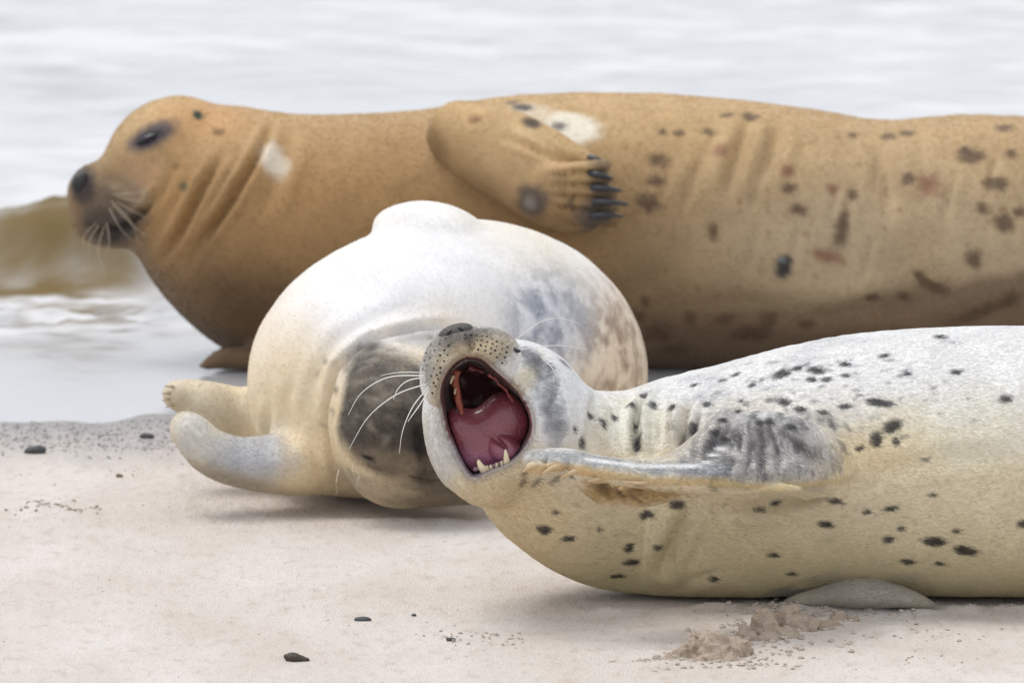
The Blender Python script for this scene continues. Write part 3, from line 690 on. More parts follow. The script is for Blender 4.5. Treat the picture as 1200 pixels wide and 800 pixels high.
# ================================================================== YAWNING SEAL
MOUTH = [(549, 417), (534, 425), (522, 441), (517, 464), (523, 496), (533, 525), (543, 545), (552, 557), (562, 556), (577, 549), (598, 540), (613, 525), (622, 506), (622, 487), (613, 467), (597, 449), (579, 433), (564, 420)]
def poly_sdf(u, v, poly):
    p = np.array(poly); n = len(p); d = np.full(len(u), 1e9); s = np.ones(len(u)); P = np.stack([u, v], 1)
    for i in range(n):
        a, b = p[i], p[i - 1]; e = b - a; w_ = P - a
        t = np.clip(w_ @ e / (e @ e), 0, 1); q = w_ - t[:, None] * e; d = np.minimum(d, (q * q).sum(1))
        c1 = P[:, 1] >= a[1]; c2 = P[:, 1] < b[1]; c3 = e[0] * w_[:, 1] > e[1] * w_[:, 0]
        f = (c1 & c2 & c3) | (~c1 & ~c2 & ~c3); s[f] *= -1
    return s * np.sqrt(d)
def yawning_seal():
    YF, YH = 14.30, 14.20
    S = m(1, 14.15)
    mc = at(570, 490, YH)                                 # mouth centre; u right, v up, w into the throat
    poly = np.array([[(x - 570) * S, -(y - 490) * S] for x, y in catmull([list(p) for p in MOUTH] + [list(MOUTH[0])], 3)[:-1]])
    axw = ray(570, 490); axw /= np.linalg.norm(axw); axv = np.array([0, SP, CP])
    def uvw(P):
        q = P - mc; return q[:, 0], q @ axv, q @ axw
    def carve(P):
        u, v, w_ = uvw(P)
        d = np.full(len(P), .3); k = (np.abs(u) < .12) & (np.abs(v) < .14)
        if k.any(): d[k] = poly_sdf(u[k], v[k], poly)
        d = d + np.clip(w_ + .10, 0, 1) * .10
        return smax(d, w_ - .022, .02)
    body = Chain([(655, 560, 14.24, 92), (700, 580, 14.27, 102), (752, 596, YF, 102), (800, 585, YF, 118), (860, 568, YF, 137), (930, 556, YF, 147), (1010, 547, YF, 155), (1110, 543, YF, 159), (1230, 543, YF, 160),
                  (1400, 548, YF, 152), (1560, 570, YF + .04, 120), (1700, 610, YF + .08, 78), (1790, 640, YF + .12, 48)], 5, (1, 1.08, 1))
    hind = [Chain([(1780, 645, YF + .1 + d, 40), (1860, 655, YF + .1 + d * 1.6, 38), (1960, 668, YF + .1 + d * 2.2, 30)], 4, (1, .5, 1)) for d in (0., .12)]
    neck = Chain([(600, 490, YH + .02, 88), (660, 540, YF - .02, 88), (735, 558, YF + .01, 100), (800, 562, YF + .01, 118)], 6)
    skull = Ell(594, 492, YH, 88, 92, 86, 0)
    padr = Ell(575, 411, YH - .105, 36, 46, 26, 20); padl = Ell(519, 432, YH - .105, 26, 42, 44, 12); tip = Ell(541, 402, YH - .11, 27, 34, 19, -12)
    uplip = Ell(556, 422, YH - .095, 50, 40, 30, 12)
    jaw = Ell(566, 538, YH - .06, 48, 46, 58, -22); jawl = Ell(524, 500, YH - .03, 25, 50, 62, -8); cheek = Ell(634, 496, YH - .03, 42, 70, 62, -20)
    hump = Chain([(985, 548, 14.11, 22), (935, 534, 14.085, 42), (885, 528, 14.06, 46), (842, 538, 14.03, 32)], 5, (1.1, .9, 1))
    pad = Chain([(965, 556, 14.06, 13), (925, 556, 14.02, 18), (880, 555, 13.985, 21), (820, 555, 13.965, 20), (760, 557, 13.96, 15), (705, 548, 13.96, 13), (660, 537, 13.975, 11), (620, 536, 13.99, 8)], 5, (1, 2.4, 1))
    edge = Chain([(850, 488, 14.06, 9), (836, 506, 14.03, 12), (812, 528, 14.0, 12), (780, 543, 13.98, 9), (740, 546, 13.965, 7)], 5, (1, 2.2, 1))
    web = Chain([(672, 556, 13.98, 6), (694, 570, 13.99, 12), (722, 583, 14.01, 13), (765, 576, 14.0, 15), (800, 570, 13.99, 12), (850, 572, 14.0, 9)], 5, (1, 1.6, 1))
    knob = [Ell(x, y, 13.945, a, 9, b, r) for x, y, a, b, r in ((628, 548, 12, 8, 0), (652, 545, 11, 9, -15), (683, 550, 14, 11, -12), (703, 559, 12, 6, -10), (800, 566, 24, 6, 0), (860, 571, 34, 6, 0), (910, 572, 30, 5, 0))]
    low = Chain([(900, 711, 14.20, 4), (950, 702, 14.165, 10), (1005, 696, 14.15, 18), (1050, 700, 14.15, 14.5), (1080, 707, 14.15, 9), (1100, 712, 14.155, 4)], 6, (1, 1.5, 1))
    allp = [body, neck, skull, padr, padl, tip, jaw, hump, pad, low, cheek] + hind
    def fn(P):
        d = smin(body(P), neck(P), .035)
        h = smin(skull(P), cheek(P), .03); h = smin(h, jaw(P), .03); h = smin(h, jawl(P), .03); h = smin(h, uplip(P), .02)
        h = smin(h, padr(P), .012); h = smin(h, padl(P), .012); h = smin(h, tip(P), .012)
        d = smin(d, h, .03)
        cv = carve(P)
        cv = cv + .0016 * fbm(P, 70, 2, 77)
        d = d - .004 * np.exp(-(np.clip(cv, -.004, 1) / .009) ** 2)
        d = smax(d, -cv, .005)
        f = smin(hump(P), pad(P), .04); f = smin(f, edge(P), .012); f = smin(f, web(P), .015)
        for k in knob: f = smin(f, k(P), .006)
        d = smin(d, f, .009)
        d = smin(d, low(P), .003)
        for q in hind: d = smin(d, q(P), .03)
        return smax(d, -(P[:, 2] + .003), .03)
    V, Q = sculpt(fn, np.min([p.lo() for p in allp], 0), np.max([p.hi() for p in allp], 0), .0036)
    sk = Skin(V, Q, srgb(226, 218, 196))
    C = lambda pts, w_, d_, r_=.4: sk.crease(pts, w_, d_, r_, 14.2)
    C([(758, 458), (748, 480), (744, 505), (746, 535)], 5, .018, .5); C([(810, 462), (802, 490), (797, 525)], 5, .016, .5); C([(700, 462), (692, 490), (692, 525)], 8, .010, .4); C([(775, 462), (774, 490), (772, 530)], 7, .006, .4)
    pass
    C([(812, 592), (800, 612), (784, 645), (772, 675)], 8, .013, .5); C([(1010, 562), (965, 576), (900, 592), (840, 596)], 8, .012, .5)
    C([(1200, 530), (1120, 536), (1040, 550), (985, 570)], 10, .004, .6); C([(780, 700), (810, 680), (850, 668)], 8, .004)
    C([(880, 700), (920, 690), (960, 678)], 5, .003, .0)
    C([(548, 388), (552, 400), (553, 414)], 4, .006, .5); C([(505, 475), (515, 510), (532, 548), (550, 572)], 5, .003, .5)
    C([(640, 405), (634, 440), (628, 470), (634, 510)], 6, .004, .5)
    for a in (862, 880, 900, 918): C([(a, 535), (a - 6, 550), (a - 4, 568)], 4, .002, .6)
    for a in (720, 745, 770, 795): C([(a, 568), (a + 8, 576), (a + 18, 584)], 3, .003, .6)
    sk.V += sk.N * (.0010 * fbm(sk.V, 30, 3, 5))[:, None]
    sk.seal_creases()
    u, v, w_ = uvw(sk.V); cvv = carve(sk.V)
    n = fbm(sk.V, 8, 4, 3); n2 = fbm(sk.V * np.array([.45, 1, 1]), 60, 3, 4); n3 = fbm(sk.V * np.array([.35, 1, 1.4]), 34, 3, 9)
    z = sk.V[:, 2]
    low_c = np.array(srgb(188, 174, 136)); mid_c = np.array(srgb(220, 207, 178)); top_c = np.array(srgb(230, 229, 227))  # coat tones, with some top light and underside shade painted in
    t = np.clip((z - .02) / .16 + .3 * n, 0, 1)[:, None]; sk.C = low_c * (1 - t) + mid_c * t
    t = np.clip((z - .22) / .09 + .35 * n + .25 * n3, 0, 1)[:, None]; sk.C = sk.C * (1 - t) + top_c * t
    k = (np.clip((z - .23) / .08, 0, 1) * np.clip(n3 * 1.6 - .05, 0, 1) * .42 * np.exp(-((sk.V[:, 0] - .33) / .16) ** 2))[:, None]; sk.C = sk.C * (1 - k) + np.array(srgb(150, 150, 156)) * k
    Pn = sk.paint
    Pn(1040, 525, 70, 26, srgb(224, 204, 160), .6, 10, .9, .3, 1, 2); Pn(1150, 500, 90, 40, srgb(226, 220, 196), .5, 0, .8, .3, 1, 2)
    Pn(620, 620, 50, 60, srgb(214, 192, 152), .7, 0, .8, .3, 2, 2); Pn(740, 495, 40, 40, srgb(222, 222, 208), .7, 0, .7, .2, 2)
    # head
    Pn(650, 470, 36, 70, srgb(232, 232, 232), .9, 0, .6, .2, 3, 2)
    Pn(520, 520, 26, 62, srgb(206, 203, 198), .9, -12, .6, .2, 4, 2)
    Pn(585, 580, 50, 26, srgb(204, 184, 148), .7, 0, .7, .3, 4, 2)
    Pn(572, 406, 38, 25, srgb(150, 144, 134), .95, 20, .4, .2, 5, 2); Pn(514, 424, 24, 40, srgb(156, 152, 144), .9, 8, .4, .2, 6, 2); Pn(540, 396, 30, 18, srgb(88, 80, 72), .9, -10, .5, .3, 7, 1.6)
    Pn(558, 414, 42, 13, srgb(196, 178, 146), .8, 12, .6, .3, 8, 1.6); Pn(612, 446, 40, 12, srgb(206, 194, 164), .7, 44, .6, .3, 8, 1.6)
    Pn(512, 462, 8, 36, srgb(198, 182, 150), .7, -8, .6, .3, 8, 1.6)
    # slate stripe from the eye down the cheek
    for (x, y, a, b, r, s) in ((618, 416, 18, 7, 22, .75), (632, 434, 16, 16, 50, .65), (641, 458, 13, 24, 12, .6), (648, 486, 12, 24, 16, .6), (655, 508, 8, 18, 22, .45)):
        Pn(x, y, a, b, srgb(92, 94, 104), s, -r, .5, .75, x, 1.6)
    Pn(660, 425, 9, 5, srgb(90, 90, 96), .6, -30, .5, .5, 9); Pn(676, 437, 8, 4, srgb(100, 100, 104), .5, -35, .5, .5, 9)
    # mouth skin
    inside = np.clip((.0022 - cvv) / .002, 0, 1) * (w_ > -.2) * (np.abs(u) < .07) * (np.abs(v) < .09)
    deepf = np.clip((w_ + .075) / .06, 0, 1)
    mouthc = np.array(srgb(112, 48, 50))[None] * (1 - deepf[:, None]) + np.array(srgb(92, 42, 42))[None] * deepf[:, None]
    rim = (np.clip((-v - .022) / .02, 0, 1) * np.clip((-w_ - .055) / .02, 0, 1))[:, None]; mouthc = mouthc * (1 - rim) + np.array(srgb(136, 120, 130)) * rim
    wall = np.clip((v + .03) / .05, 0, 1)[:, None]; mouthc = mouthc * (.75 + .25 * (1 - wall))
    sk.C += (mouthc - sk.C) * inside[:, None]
    lip = np.exp(-((cvv - .0045) / .0028) ** 2) * (w_ < -.02) * (np.abs(u) < .08) * (np.abs(v) < .1)
    lipc = np.where((v < -.03)[:, None], np.array(srgb(120, 112, 118))[None], np.array(srgb(112, 90, 72))[None]); sk.C += (lipc - sk.C) * (lip * .7)[:, None]
    # flipper colours
    for (x, y, a, b, r, s) in ((882, 518, 74, 42, 0, .6), (850, 520, 34, 26, 40, .6), (940, 540, 46, 30, 0, .5), (835, 548, 50, 14, 0, .6), (900, 552, 60, 14, 0, .5)):
        Pn(x, y, a, b, srgb(150, 146, 146), s, r, .6, .8, x, 1.6)
    for i in range(150):
        x = random.gauss(880, 46); y = random.gauss(520, 20); Pn(x, y, random.uniform(2, 5), random.uniform(5, 12), random.choice([srgb(66, 62, 66), srgb(66, 62, 66), srgb(214, 210, 204)]), random.uniform(.25, .7), (880 - x) * -.35 + random.uniform(-14, 14), .5, .6, i, 3)
    for x in range(620, 850, 14):
        y = 533 + 16 * np.clip((x - 665) / 100, 0, 1); Pn(x, y + 1 + random.uniform(-2, 2), 13, 7, srgb(150, 153, 158), random.uniform(.4, .85), random.uniform(-15, 15), .7, .7, x, 2); Pn(x, y + 15, 12, 5, srgb(196, 170, 124), .75, 0, .7, .6, x, 2)
        if x % 3: Pn(x + 5, y + random.uniform(-3, 5), 2, 6, srgb(104, 102, 106), .6, random.uniform(-50, 50), .6, .6, x)
    for x in range(690, 860, 9): Pn(x, 538 + 8 * np.clip((x - 690) / 60, 0, 1) - .9 * max(0, x - 820), 7, 2.2, srgb(232, 232, 230), .8, 0, .5, .4, x)
    for x in range(800, 985, 8): Pn(x, random.uniform(548, 566), 2, random.uniform(5, 10), srgb(110, 104, 100), random.uniform(.25, .7), random.uniform(-35, -5) + (x - 880) * .25, .5, .5, x)
    for k in range(9): Pn(938 + k * 6, 528 + 1.1 * k + random.uniform(-4, 4), 1.8, 14, srgb(130, 122, 112), .5, 14 - 2 * k, .5, .4, k)
    for x in range(840, 985, 12): Pn(x, 572 - .1 * abs(x - 900), 13, 5, srgb(200, 180, 136), .65, 0, .6, .4, x, 2)
    Pn(740, 578, 62, 15, srgb(172, 142, 92), .85, 0, .6, .4, 12, 2); Pn(700, 574, 22, 16, srgb(178, 152, 106), .8, 0, .6, .4, 12, 2); Pn(706, 574, 12, 7, srgb(112, 88, 60), .6, -40, .6, .6, 3); Pn(745, 584, 12, 3, srgb(96, 76, 52), .6, -35, .6, .6, 3); Pn(725, 578, 12, 3, srgb(104, 82, 56), .6, -50, .6, .6, 3)
    for (x, y) in ((650, 548), (683, 552), (630, 552), (702, 560)): Pn(x, y, 11, 7, srgb(212, 184, 138), .9, -10, .4, .3, x)
    for (x, y, r) in ((615, 552, 60), (628, 565, 45), (650, 562, 40), (612, 565, 70), (668, 556, 10)): Pn(x, y, 8, 3, srgb(78, 62, 52), .75, r, .5, .5, x)
    [Pn(x, 697, 34, 22, srgb(142, 138, 132), .8, 0, .35, .2, x, .9) for x in (930, 965, 1000, 1035, 1065)]; Pn(1084, 702, 14, 7, srgb(186, 172, 136), .6, -20, .6, .4, 15)
    lf = np.clip((.003 - low(sk.V)) / .004, 0, 1)[:, None]; lowc = np.array(srgb(158, 152, 138)) * (1 + .12 * n2)[:, None]; sk.C = sk.C * (1 - lf * .9) + lowc * lf * .9
    # spots of the coat: x, y, half width, half height
    spots = [(637, 620, 9, 6), (665, 631, 8, 4), (736, 642, 6, 6), (739, 659, 10, 4.5), (721, 675, 8, 4), (770, 642, 5, 4), (835, 678, 6, 4), (757, 603, 9, 5), (792, 591, 10, 5), (889, 597, 7, 3), (908, 589, 7, 3),
             (967, 614, 9, 4), (978, 587, 9, 4), (926, 672, 6, 3), (915, 438, 12, 5), (933, 432, 6, 4), (955, 434, 11, 4), (951, 445, 7, 3), (967, 445, 6, 3), (989, 427, 7, 3), (918, 471, 9, 3.5), (937, 479, 8, 3),
             (926, 500, 8, 3.5), (964, 483, 9, 2.5), (989, 476, 8, 2.5), (890, 495, 6, 4), (901, 493, 7, 3.5), (850, 516, 7, 5), (838, 506, 8, 4), (846, 492, 6, 3), (827, 474, 6, 4), (864, 482, 5, 2.5), (812, 452, 4.5, 3.5),
             (787, 478, 7, 4), (764, 475, 6, 6), (739, 474, 6, 5), (719, 489, 4.5, 6), (706, 495, 4, 7), (691, 487, 4, 6), (681, 519, 4, 7), (747, 521, 4.5, 12), (744, 501, 5, 6), (812, 503, 7, 9), (673, 503, 3, 4), (755, 464, 6, 4),
             (1030, 472, 17, 4.5), (1044, 500, 11, 8), (1026, 515, 7, 9), (1006, 525, 6, 3), (1049, 517, 5, 6), (1062, 438, 6, 2.5), (1120, 436, 8, 2.5), (1177, 468, 8, 4.5), (1093, 634, 15, 5.5), (1130, 645, 14, 6), (1063, 658, 9, 4),
             (1042, 596, 10, 3.5), (967, 614, 8, 3), (1040, 632, 7, 4), (1100, 660, 6, 3), (1198, 614, 7, 5), (1120, 622, 5, 2.5), (1092, 580, 5, 2.5), (1084, 538, 5, 2), (1055, 619, 5, 2.5), (1015, 600, 6, 3), (1035, 417, 7, 2.5),
             (1100, 395, 9, 2), (990, 440, 6, 2.5), (868, 470, 4, 2), (880, 452, 5, 2), (845, 446, 4, 2), (860, 440, 5, 2), (650, 600, 4, 3), (905, 650, 8, 3), (702, 620, 3, 4)]
    for i, (x, y, a, b) in enumerate(spots): Pn(x, y, a, b * 1.08, srgb(42, 40, 44) if y < 640 and not 1090 < x < 1140 else srgb(26, 24, 24), .92, random.uniform(-12, 16), .38, .5, i)
    for i in range(120):
        x = random.triangular(815, 1195, 880); y = random.triangular(390, 560, 430); Pn(x, y, random.uniform(1.6, 6), random.uniform(1.2, 2.6), srgb(96, 94, 100), random.uniform(.2, .7), random.uniform(-8, 14), .5, .5, i)
    for i in range(60):
        x = random.uniform(640, 1195); y = random.uniform(590, 690); Pn(x, y, random.uniform(1.2, 3), random.uniform(1.2, 2.2), srgb(120, 108, 88), random.uniform(.2, .5), 0, .5, .4, i)
    sk.C *= (1 + .05 * n2)[:, None]
    root = empty('seal', (at(820, 700, YF)[0], YF, 0))
    tag(root, 'pale black-spotted seal in front, yawning with its mouth wide open', 'seal', 'seals hauled out on the shore')
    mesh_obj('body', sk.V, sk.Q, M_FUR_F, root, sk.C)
    # fur: combed from the nose back, down over the flipper
    nose = np.array(at(545, 400, 14.0)); fl = np.array(at(900, 515, 14.05))
    def flow(P):
        d = P - nose; L = np.linalg.norm(d, axis=1)[:, None] + 1e-6; k = np.clip(L / .35, 0, 1)
        f = d / L * (1 - k) + np.array([1., 0, -.06]) * k
        q = P - fl; g = np.exp(-((q[:, 0] / .10) ** 2 + (q[:, 2] / .05) ** 2))[:, None] * (P[:, 1:2] < 14.16)
        return f * (1 - g) + np.array([.25, 0, -1.]) * g
    def keep(c, n_, v_):
        cv = carve(c); return (((n_ * v_).sum(1) < .25) & (cv > .0045) & (c[:, 2] > .004) & (c[:, 0] < .90)).astype(float)
    grow_fur(root, sk, 150000, .0075, .00028, flow, keep, .14, .13)
    # tongue: broad, folded at its tip, with a darker root
    SV = lambda fn_, lo_, hi_, vx, nm, mt, Cfn=None: (lambda VQ: mesh_obj(nm, VQ[0], VQ[1], mt, root, Cfn(VQ[0]) if Cfn else None))(sculpt(fn_, lo_, hi_, vx))
    def L(u_, v_, w__): return mc + np.array([1., 0, 0]) * u_ + axv * v_ + axw * w__
    def uw(x, y): return (x - 570) * S, -(y - 490) * S
    class B:
        def __init__(s, x, y, w0, a, b, c, rot=0):
            uu, vv = uw(x, y); s.c = L(uu, vv, w0); s.r = np.array([a * S, c, b * S]); s.R = np.array(Matrix.Rotation(math.radians(rot), 3, 'Y'))
            s.ax = np.stack([[1, 0, 0], axw, axv])
        def lo(s): return s.c - s.r.max() * 1.1
        def hi(s): return s.c + s.r.max() * 1.1
        def __call__(s, P):
            q = ((P - s.c) @ s.ax.T) @ s.R; k0 = np.sqrt(((q / s.r) ** 2).sum(1)); k1 = np.sqrt(((q / s.r ** 2) ** 2).sum(1)) + 1e-9; return k0 * (k0 - 1) / k1
    t1 = B(566, 518, -.052, 46, 40, .034, 0); t2 = B(594, 492, -.050, 34, 34, .034, 20); t3 = B(591, 526, -.076, 22, 17, .022, 25); t4 = B(538, 500, -.052, 20, 24, .030, -14); groove = B(579, 512, -.098, 22, 3.5, .016, 42)
    def tf(P):
        d = smin(smin(t1(P), t2(P), .012), t4(P), .01); d = smin(d, t3(P), .003)
        d = smax(d, -groove(P), .006); cv = carve(P); return smax(d, cv + .0015, .004)
    def tcol(V_):
        c = np.tile(np.array(srgb(128, 62, 72)), (len(V_), 1)); u_, v_, ww = uvw(V_); nn = fbm(V_, 60, 3, 2)
        k = np.clip((-v_ - .035) / .02, 0, 1)[:, None]; c = c * (1 - k) + np.array(srgb(150, 92, 116)) * k
        k = np.clip((v_ + .005) / .03, 0, 1)[:, None] * .6; c = c * (1 - k) + np.array(srgb(112, 52, 60)) * k
        return c * (1 + .1 * nn)[:, None]
    mt, tr, b = mat('tongue_flesh'); a_ = nd(tr, 'ShaderNodeVertexColor', layer_name='Col'); tr.links.new(a_.outputs[0], b.inputs['Base Color']); b.inputs['Roughness'].default_value = .38; b.inputs['Coat Weight'].default_value = .5; b.inputs['Coat Roughness'].default_value = .12
    b.inputs['Subsurface Weight'].default_value = .15; b.inputs['Subsurface Radius'].default_value = (.006, .002, .001)
    nz = nd(tr, 'ShaderNodeTexNoise'); nz.inputs['Scale'].default_value = 190; nz.inputs['Detail'].default_value = 4; bp = nd(tr, 'ShaderNodeBump'); bp.inputs['Distance'].default_value = .0022; tcn = nd(tr, 'ShaderNodeTexCoord')
    tr.links.new(tcn.outputs['Object'], nz.inputs['Vector']); tr.links.new(nz.outputs[0], bp.inputs['Height']); tr.links.new(bp.outputs[0], b.inputs['Normal'])
    SV(tf, np.minimum(t1.lo(), t4.lo()), np.maximum(t2.hi(), t1.hi()), .0022, 'tongue', mt, tcol)
    def ridge(nm, pts, r, mt_, seed):                     # lumpy gum ridge
        P_ = [L(*uw(x, y), w0) for x, y, w0 in pts]; V_, F_ = tube(P_, r, r * .7, 8, 8)
        V_ = V_ + (fbm(V_, 150, 2, seed)[:, None] * .002); return mesh_obj(nm, V_, F_, mt_, root)
    ridge('gum', [(536, 434, -.095), (533, 446, -.09), (536, 460, -.085), (538, 474, -.08), (541, 484, -.075)], .0056, M_GUM, 1)
    ridge('gum', [(573, 438, -.09), (584, 448, -.085), (594, 458, -.08), (602, 470, -.075)], .0026, simple('gum_dark', srgb(130, 62, 60), .3, .3, 160, .002), 2)
    ridge('gum', [(556, 549, -.088), (568, 549, -.092), (582, 544, -.094), (597, 536, -.088)], .0034, simple('gum_pale', srgb(150, 116, 124), .3, .2, 160, .001), 3)
    ridge('palate', [(548, 430, -.085), (556, 432, -.08), (566, 436, -.075)], .0046, simple('palate_skin', srgb(96, 44, 46), .3, .4, 120, .002), 4)
    for pts, r in ((((567, 550, -.092), (563, 545, -.098), (560, 538, -.100)), .0062), (((594, 542, -.094), (593, 534, -.1), (592, 526, -.102)), .0052),
                   (((576, 549, -.094), (575, 546, -.097), (575, 544, -.098)), .0024), (((582, 547, -.094), (582, 544, -.097), (581, 542, -.098)), .0024),
                   (((572, 551, -.093), (571, 547, -.096), (570, 545, -.097)), .0022), (((588, 545, -.094), (588, 541, -.097), (588, 540, -.098)), .0022), (((531, 441, -.096), (529, 446, -.1), (528, 450, -.1)), .0024), (((534, 455, -.09), (533, 459, -.094), (533, 462, -.095)), .0016)):
        V_, F_ = tube([L(*uw(x, y), w0) for x, y, w0 in pts], lambda f, r=r: r * (1 - f) ** .55 + .0002, 0, 8, 5); mesh_obj('tooth', V_, F_, M_TOOTH, root)
    # nose, eye, follicles, claws, whiskers
    h, _ = sk.hit(536, 388)
    blob('nose', Ell(534, 389, h[1] + .0125, 21, 14, 9.5, -16), .0018, M_NOSEF, root)
    for q in ((526, 389, -50), (540, 385, 30)):
        h, _ = sk.hit(q[0], q[1] + 2); blob('nostril', Ell(q[0], q[1], h[1] - .0005, 4.6, 4, 1.5, q[2]), .0012, M_EYE, root)
    h, _ = sk.hit(604, 412)
    if h is not None: blob('eye', Ell(603, 410, h[1] + .004, 8, 6, 2.8, 12), .0016, M_EYE, root)
    Vd, Fd = [], []
    ico_v, ico_f = tube([np.array([0, 0, -.5]), np.array([0, 0, 0.]), np.array([0, 0, .5])], lambda f: .5 * math.sin(math.pi * (f * .9 + .05)), 0, 6, 2)
    rows = [((545, 392), (572, 390), (594, 407), 9), ((546, 397), (572, 396), (593, 413), 9), ((550, 403), (573, 402), (591, 419), 8), ((560, 409), (576, 410), (589, 425), 5),
            ((522, 396), (508, 408), (500, 428), 5), ((526, 405), (513, 416), (505, 440), 6), ((524, 416), (515, 430), (508, 448), 5), ((516, 436), (511, 448), (507, 460), 4), ((505, 404), (497, 418), (495, 432), 4)]
    k = 0
    for a, b_, c, nn in rows:
        for i in range(nn):
            t = i / (nn - 1); x = (1 - t) ** 2 * a[0] + 2 * t * (1 - t) * b_[0] + t * t * c[0] + random.uniform(-.8, .8); y = (1 - t) ** 2 * a[1] + 2 * t * (1 - t) * b_[1] + t * t * c[1] + random.uniform(-.6, .6)
            h, n_ = sk.hit(x, y)
            if h is None or h[1] > YH + .02: continue
            Vd.append(ico_v * np.array([.0036, .0030, .0030]) * random.uniform(.8, 1.15) + h - np.array([0, .0006, 0])); Fd.append(ico_f + k); k += len(ico_v)
    o = mesh_obj('whisker_follicles', np.concatenate(Vd), np.concatenate(Fd), M_NOSE, root); o['kind'] = 'stuff'
    for (a, b_, r) in (((648, 548), (634, 556), .004), ((672, 553), (656, 560), .0042), ((700, 561), (688, 564), .0042), ((622, 547), (612, 553), .0035), ((752, 566), (728, 564), .003)):
        h, _ = sk.hit(*a); y = h[1] - .002
        V_, F_ = tube([at(a[0] + 8, a[1] - 2, y + .004), at(*a, y - .001), at(*b_, y)], lambda f, r=r: r * (1 - f * f) ** .6 + .0003, 0, 8, 5); mesh_obj('claw', V_, F_, M_CLAWL, root)
    yl = sk.hit(508, 448)[0][1]
    for q in (((497, 440), (455, 442), (424, 460), (408, 486)), ((497, 442), (478, 446), (466, 456), (461, 468)), ((499, 450), (465, 462), (432, 488), (409, 526)), ((502, 454), (484, 476), (472, 504), (468, 531)),
              ((503, 456), (492, 474), (482, 488), (478, 494)), ((498, 437), (480, 436), (462, 437), (446, 440))):
        w0 = random.uniform(.02, .05); whisker(root, [at(*q[0], yl + .004), at(*q[1], yl - w0 * .6), at(*q[2], yl - w0), at(*q[3], yl - w0 * 1.1)], .00105)
    yr = sk.hit(625, 415)[0][1]
    for q in (((600, 402), (632, 378), (656, 373), (682, 380)), ((606, 410), (645, 405), (668, 406), (688, 409)), ((632, 412), (648, 420), (660, 430), (666, 438)), ((634, 418), (646, 430), (652, 440), (655, 452)), ((625, 425), (640, 436), (648, 446), (650, 456))):
        whisker(root, [at(*q[0], yr - .003), at(*q[1], yr - .02), at(*q[2], yr - .03), at(*q[3], yr - .03)], .0007)
    return root
yawning_seal()

# ================================================================== sand heaps, crumbs, pebbles, weed
def lump_mesh(parts, vox, seed, amp=.006):
    cs = [(np.array([x, y, z]), np.array(r)) for x, y, z, r in parts]
    def fn(P):
        d = np.full(len(P), 1.)
        for c, r in cs:
            q = P - c; k0 = np.sqrt(((q / r) ** 2).sum(1)); k1 = np.sqrt(((q / r ** 2) ** 2).sum(1)) + 1e-9; d = smin(d, k0 * (k0 - 1) / k1, .004)
        return d + amp * fbm(P, 90, 3, seed)
    lo = np.min([c - r for c, r in cs], 0) - .01; hi = np.max([c + r for c, r in cs], 0) + .01
    lo[2] = max(lo[2], -.02)
    return sculpt(fn, lo, hi, vox)
def dry(o):
    a = o.data.attributes.new('wet', 'FLOAT', 'POINT'); a.data.foreach_set('value', np.zeros(len(o.data.vertices), np.float32))
def heap(label, comps, seed):
    parts = []
    for px, py, rx, rz in comps:
        g = ground(px, py); parts.append((g[0], g[1], .0, (m(rx, 14), m(rx, 14) * .9, m(rz, 14))))
    V_, Q_ = lump_mesh(parts, .0026, seed, .011)
    g = (V_[:, 0].mean(), V_[:, 1].mean(), 0)
    o = mesh_obj('sand_heap', V_, Q_, M_DAMP, None, origin=g); dry(o); tag(o, label, 'sand heap', 'little heaps of dug sand'); return o
heap('rounded little sand heap below the yawning seal, the nearest and largest one', [(832, 770, 36, 30), (858, 768, 22, 22), (808, 770, 18, 14), (842, 775, 24, 10), (790, 771, 14, 6)], 3)
heap('crumbly sand heap with two humps, just right of the rounded one', [(895, 746, 18, 32), (924, 742, 22, 34), (944, 742, 16, 20), (910, 750, 28, 15), (965, 736, 20, 10), (985, 728, 22, 8)], 5)
heap('low broken sand heap between the rounded heap and the two-humped one', [(872, 750, 13, 16), (884, 752, 10, 12), (868, 757, 12, 7)], 7)
def scatter(name, label, mt, items, cat=None, kind='stuff', seed=1, flat=.6):
    rnd = random.Random(seed); Vs, Fs = [], []; k = 0
    bv, bf = tube([np.array([0, 0, -.5]), np.array([0, 0, 0.]), np.array([0, 0, .5])], lambda f: .5 * math.sin(math.pi * (f * .84 + .08)), 0, 7, 3)
    for (x, y, z, r) in items:
        R_ = np.array(Matrix.Rotation(rnd.uniform(0, 6.28), 3, 'Z') @ Matrix.Rotation(rnd.uniform(-.5, .5), 3, 'X'))
        v = (bv * np.array([rnd.uniform(.8, 1.5), rnd.uniform(.7, 1.2), flat * rnd.uniform(.7, 1.2)]) * 2 * r + np.array([rnd.uniform(-.2, .2) * r for _ in range(3)]))
        v = v * (1 + .25 * np.array([[rnd.uniform(-1, 1)] for _ in range(len(v))])); v = v @ R_.T + np.array([x, y, z])
        Vs.append(v); Fs.append(bf + k); k += len(v)
    o = mesh_obj(name, np.concatenate(Vs), np.concatenate(Fs), mt); tag(o, label, cat, None, kind)
    return o
def on_sand(px, py):
    g = ground(px, py); z = float(SAND_Z[np.searchsorted(gx, g[0]), np.searchsorted(gy, g[1])]); return g[0], g[1], z
rnd = random.Random(4)
it = []
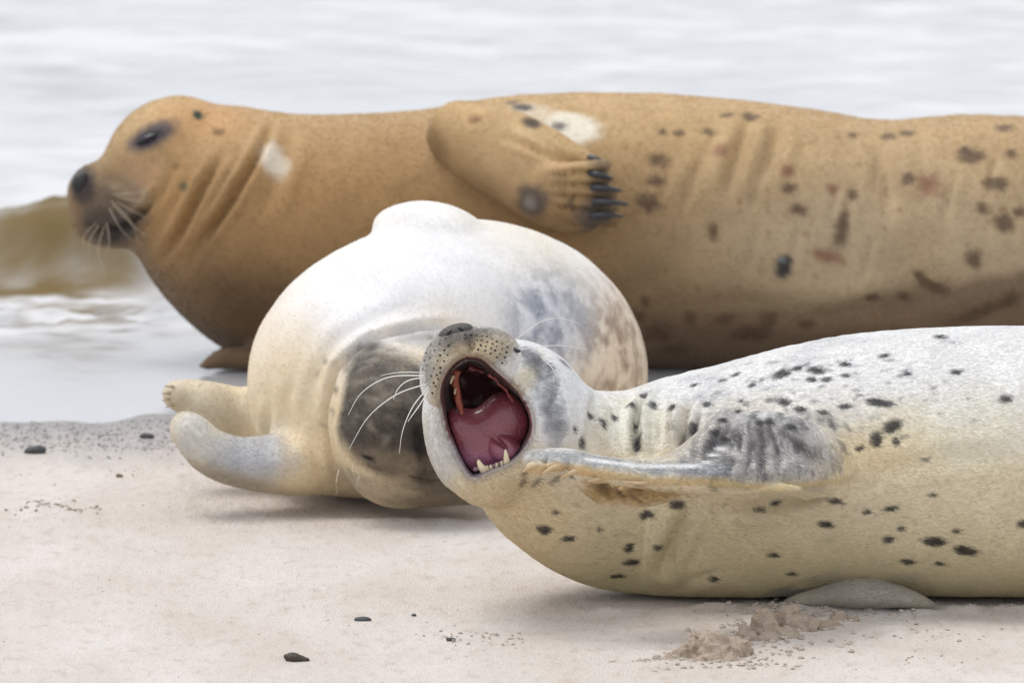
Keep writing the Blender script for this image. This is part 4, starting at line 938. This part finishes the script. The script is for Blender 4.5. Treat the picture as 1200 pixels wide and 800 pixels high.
for (cx, cy, sx, sy, n_, rm) in ((895, 752, 42, 12, 130, .0038), (960, 718, 55, 6, 150, .0034), (1085, 745, 38, 6, 30, .002), (1100, 772, 45, 5, 15, .0016), (790, 774, 25, 3, 50, .0026), (560, 748, 35, 7, 60, .0020),
                                 (70, 598, 30, 4, 60, .0026), (250, 560, 110, 20, 60, .0015), (450, 680, 260, 50, 90, .0011), (840, 778, 60, 5, 90, .003), (1180, 712, 20, 5, 40, .002)):
    for _ in range(n_):
        x, y, z = on_sand(rnd.gauss(cx, sx), rnd.gauss(cy, sy)); it.append((x, y, z + .0005, rm * rnd.uniform(.4, 1.5)))
cr = scatter('sand_crumbs', 'loose crumbs of pale sand strewn round the heaps', M_CRUMB, it, seed=2); dry(cr)
it = []
for _ in range(650):
    px, py = rnd.uniform(-40, 420), rnd.gauss(512, 11); x, y, z = on_sand(px, py)
    if y < shore_line(np.array(x)) + .1: it.append((x, y, z + .001, rnd.uniform(.0008, .0028)))
scatter('pebbles', 'small grey pebbles and shell bits in a band along the water line', simple('pebble_grey', (.33, .315, .31), .6, .5, 30), it, seed=3)
it = []
for _ in range(350):
    px, py = rnd.uniform(-40, 420), 527 - abs(rnd.gauss(0, 17)); x, y, z = on_sand(px, py); it.append((x, y, z + .001, rnd.uniform(.001, .003)))
scatter('shell_grit', 'pale shell grit mixed in with the grey pebbles', simple('shell_pale', (.58, .55, .52), .6, .2, 60), it, seed=5)
M_WEED = simple('dark_weed', (.045, .035, .02), .55, .5, 120, .003); M_STONE = simple('dark_stone', (.05, .05, .052), .55, .4, 120, .002)
def shard(name, label, cat, px, py, wpx, hpx, mt, seed, rot=0, group=None):
    x, y, z = on_sand(px, py + hpx * .45); r = m(wpx / 2, y); rz = m(hpx / 2, y)
    c = math.cos(math.radians(rot)); s_ = math.sin(math.radians(rot))
    parts = [(x, y, z + rz * .4, (r * .72, r * .5, rz)), (x + r * .45 * c, y, z + rz * .3 + r * .45 * s_, (r * .5, r * .35, rz * .55)), (x - r * .5 * c, y, z + rz * .6 - r * .3 * s_, (r * .42, r * .3, rz * .6))]
    V_, Q_ = lump_mesh(parts, max(.0012, rz * .16), seed, rz * .35)
    o = mesh_obj(name, V_, Q_, mt, None, origin=(x, y, z)); tag(o, label, cat, group); return o
shard('mussel_shell', 'dark olive shell fragment lying alone on the sand at the lower left', 'shell', 347, 765, 32, 13, M_WEED, 3, -12)
shard('flat_stone', 'thin dark slate stone on the sand, above and right of the shell fragment', 'stone', 425, 721, 22, 6, M_STONE, 4, 4)
shard('pebble', 'tiny black pebble right of the thin dark stone', 'pebble', 485, 717, 6, 4, M_STONE, 5)
shard('pebble', 'dark pebble on the ruffled sand left of the yawning seal', 'pebble', 528, 749, 12, 4, M_STONE, 6)
shard('seaweed_clump', 'ragged dark seaweed clump on the pebble band at the left edge', 'seaweed', 42, 524, 30, 15, M_STONE, 7, 20, 'dark weed clumps on the pebble band')
shard('seaweed_clump', 'small dark weed clump on the pebbles nearest the white seal', 'seaweed', 172, 508, 18, 8, M_STONE, 8, 0, 'dark weed clumps on the pebble band')
shard('pebble', 'brown pebble on the sand left of the white seal flippers', 'pebble', 140, 557, 8, 5, simple('pebble_brown', (.16, .12, .06), .6, .3, 90), 9)
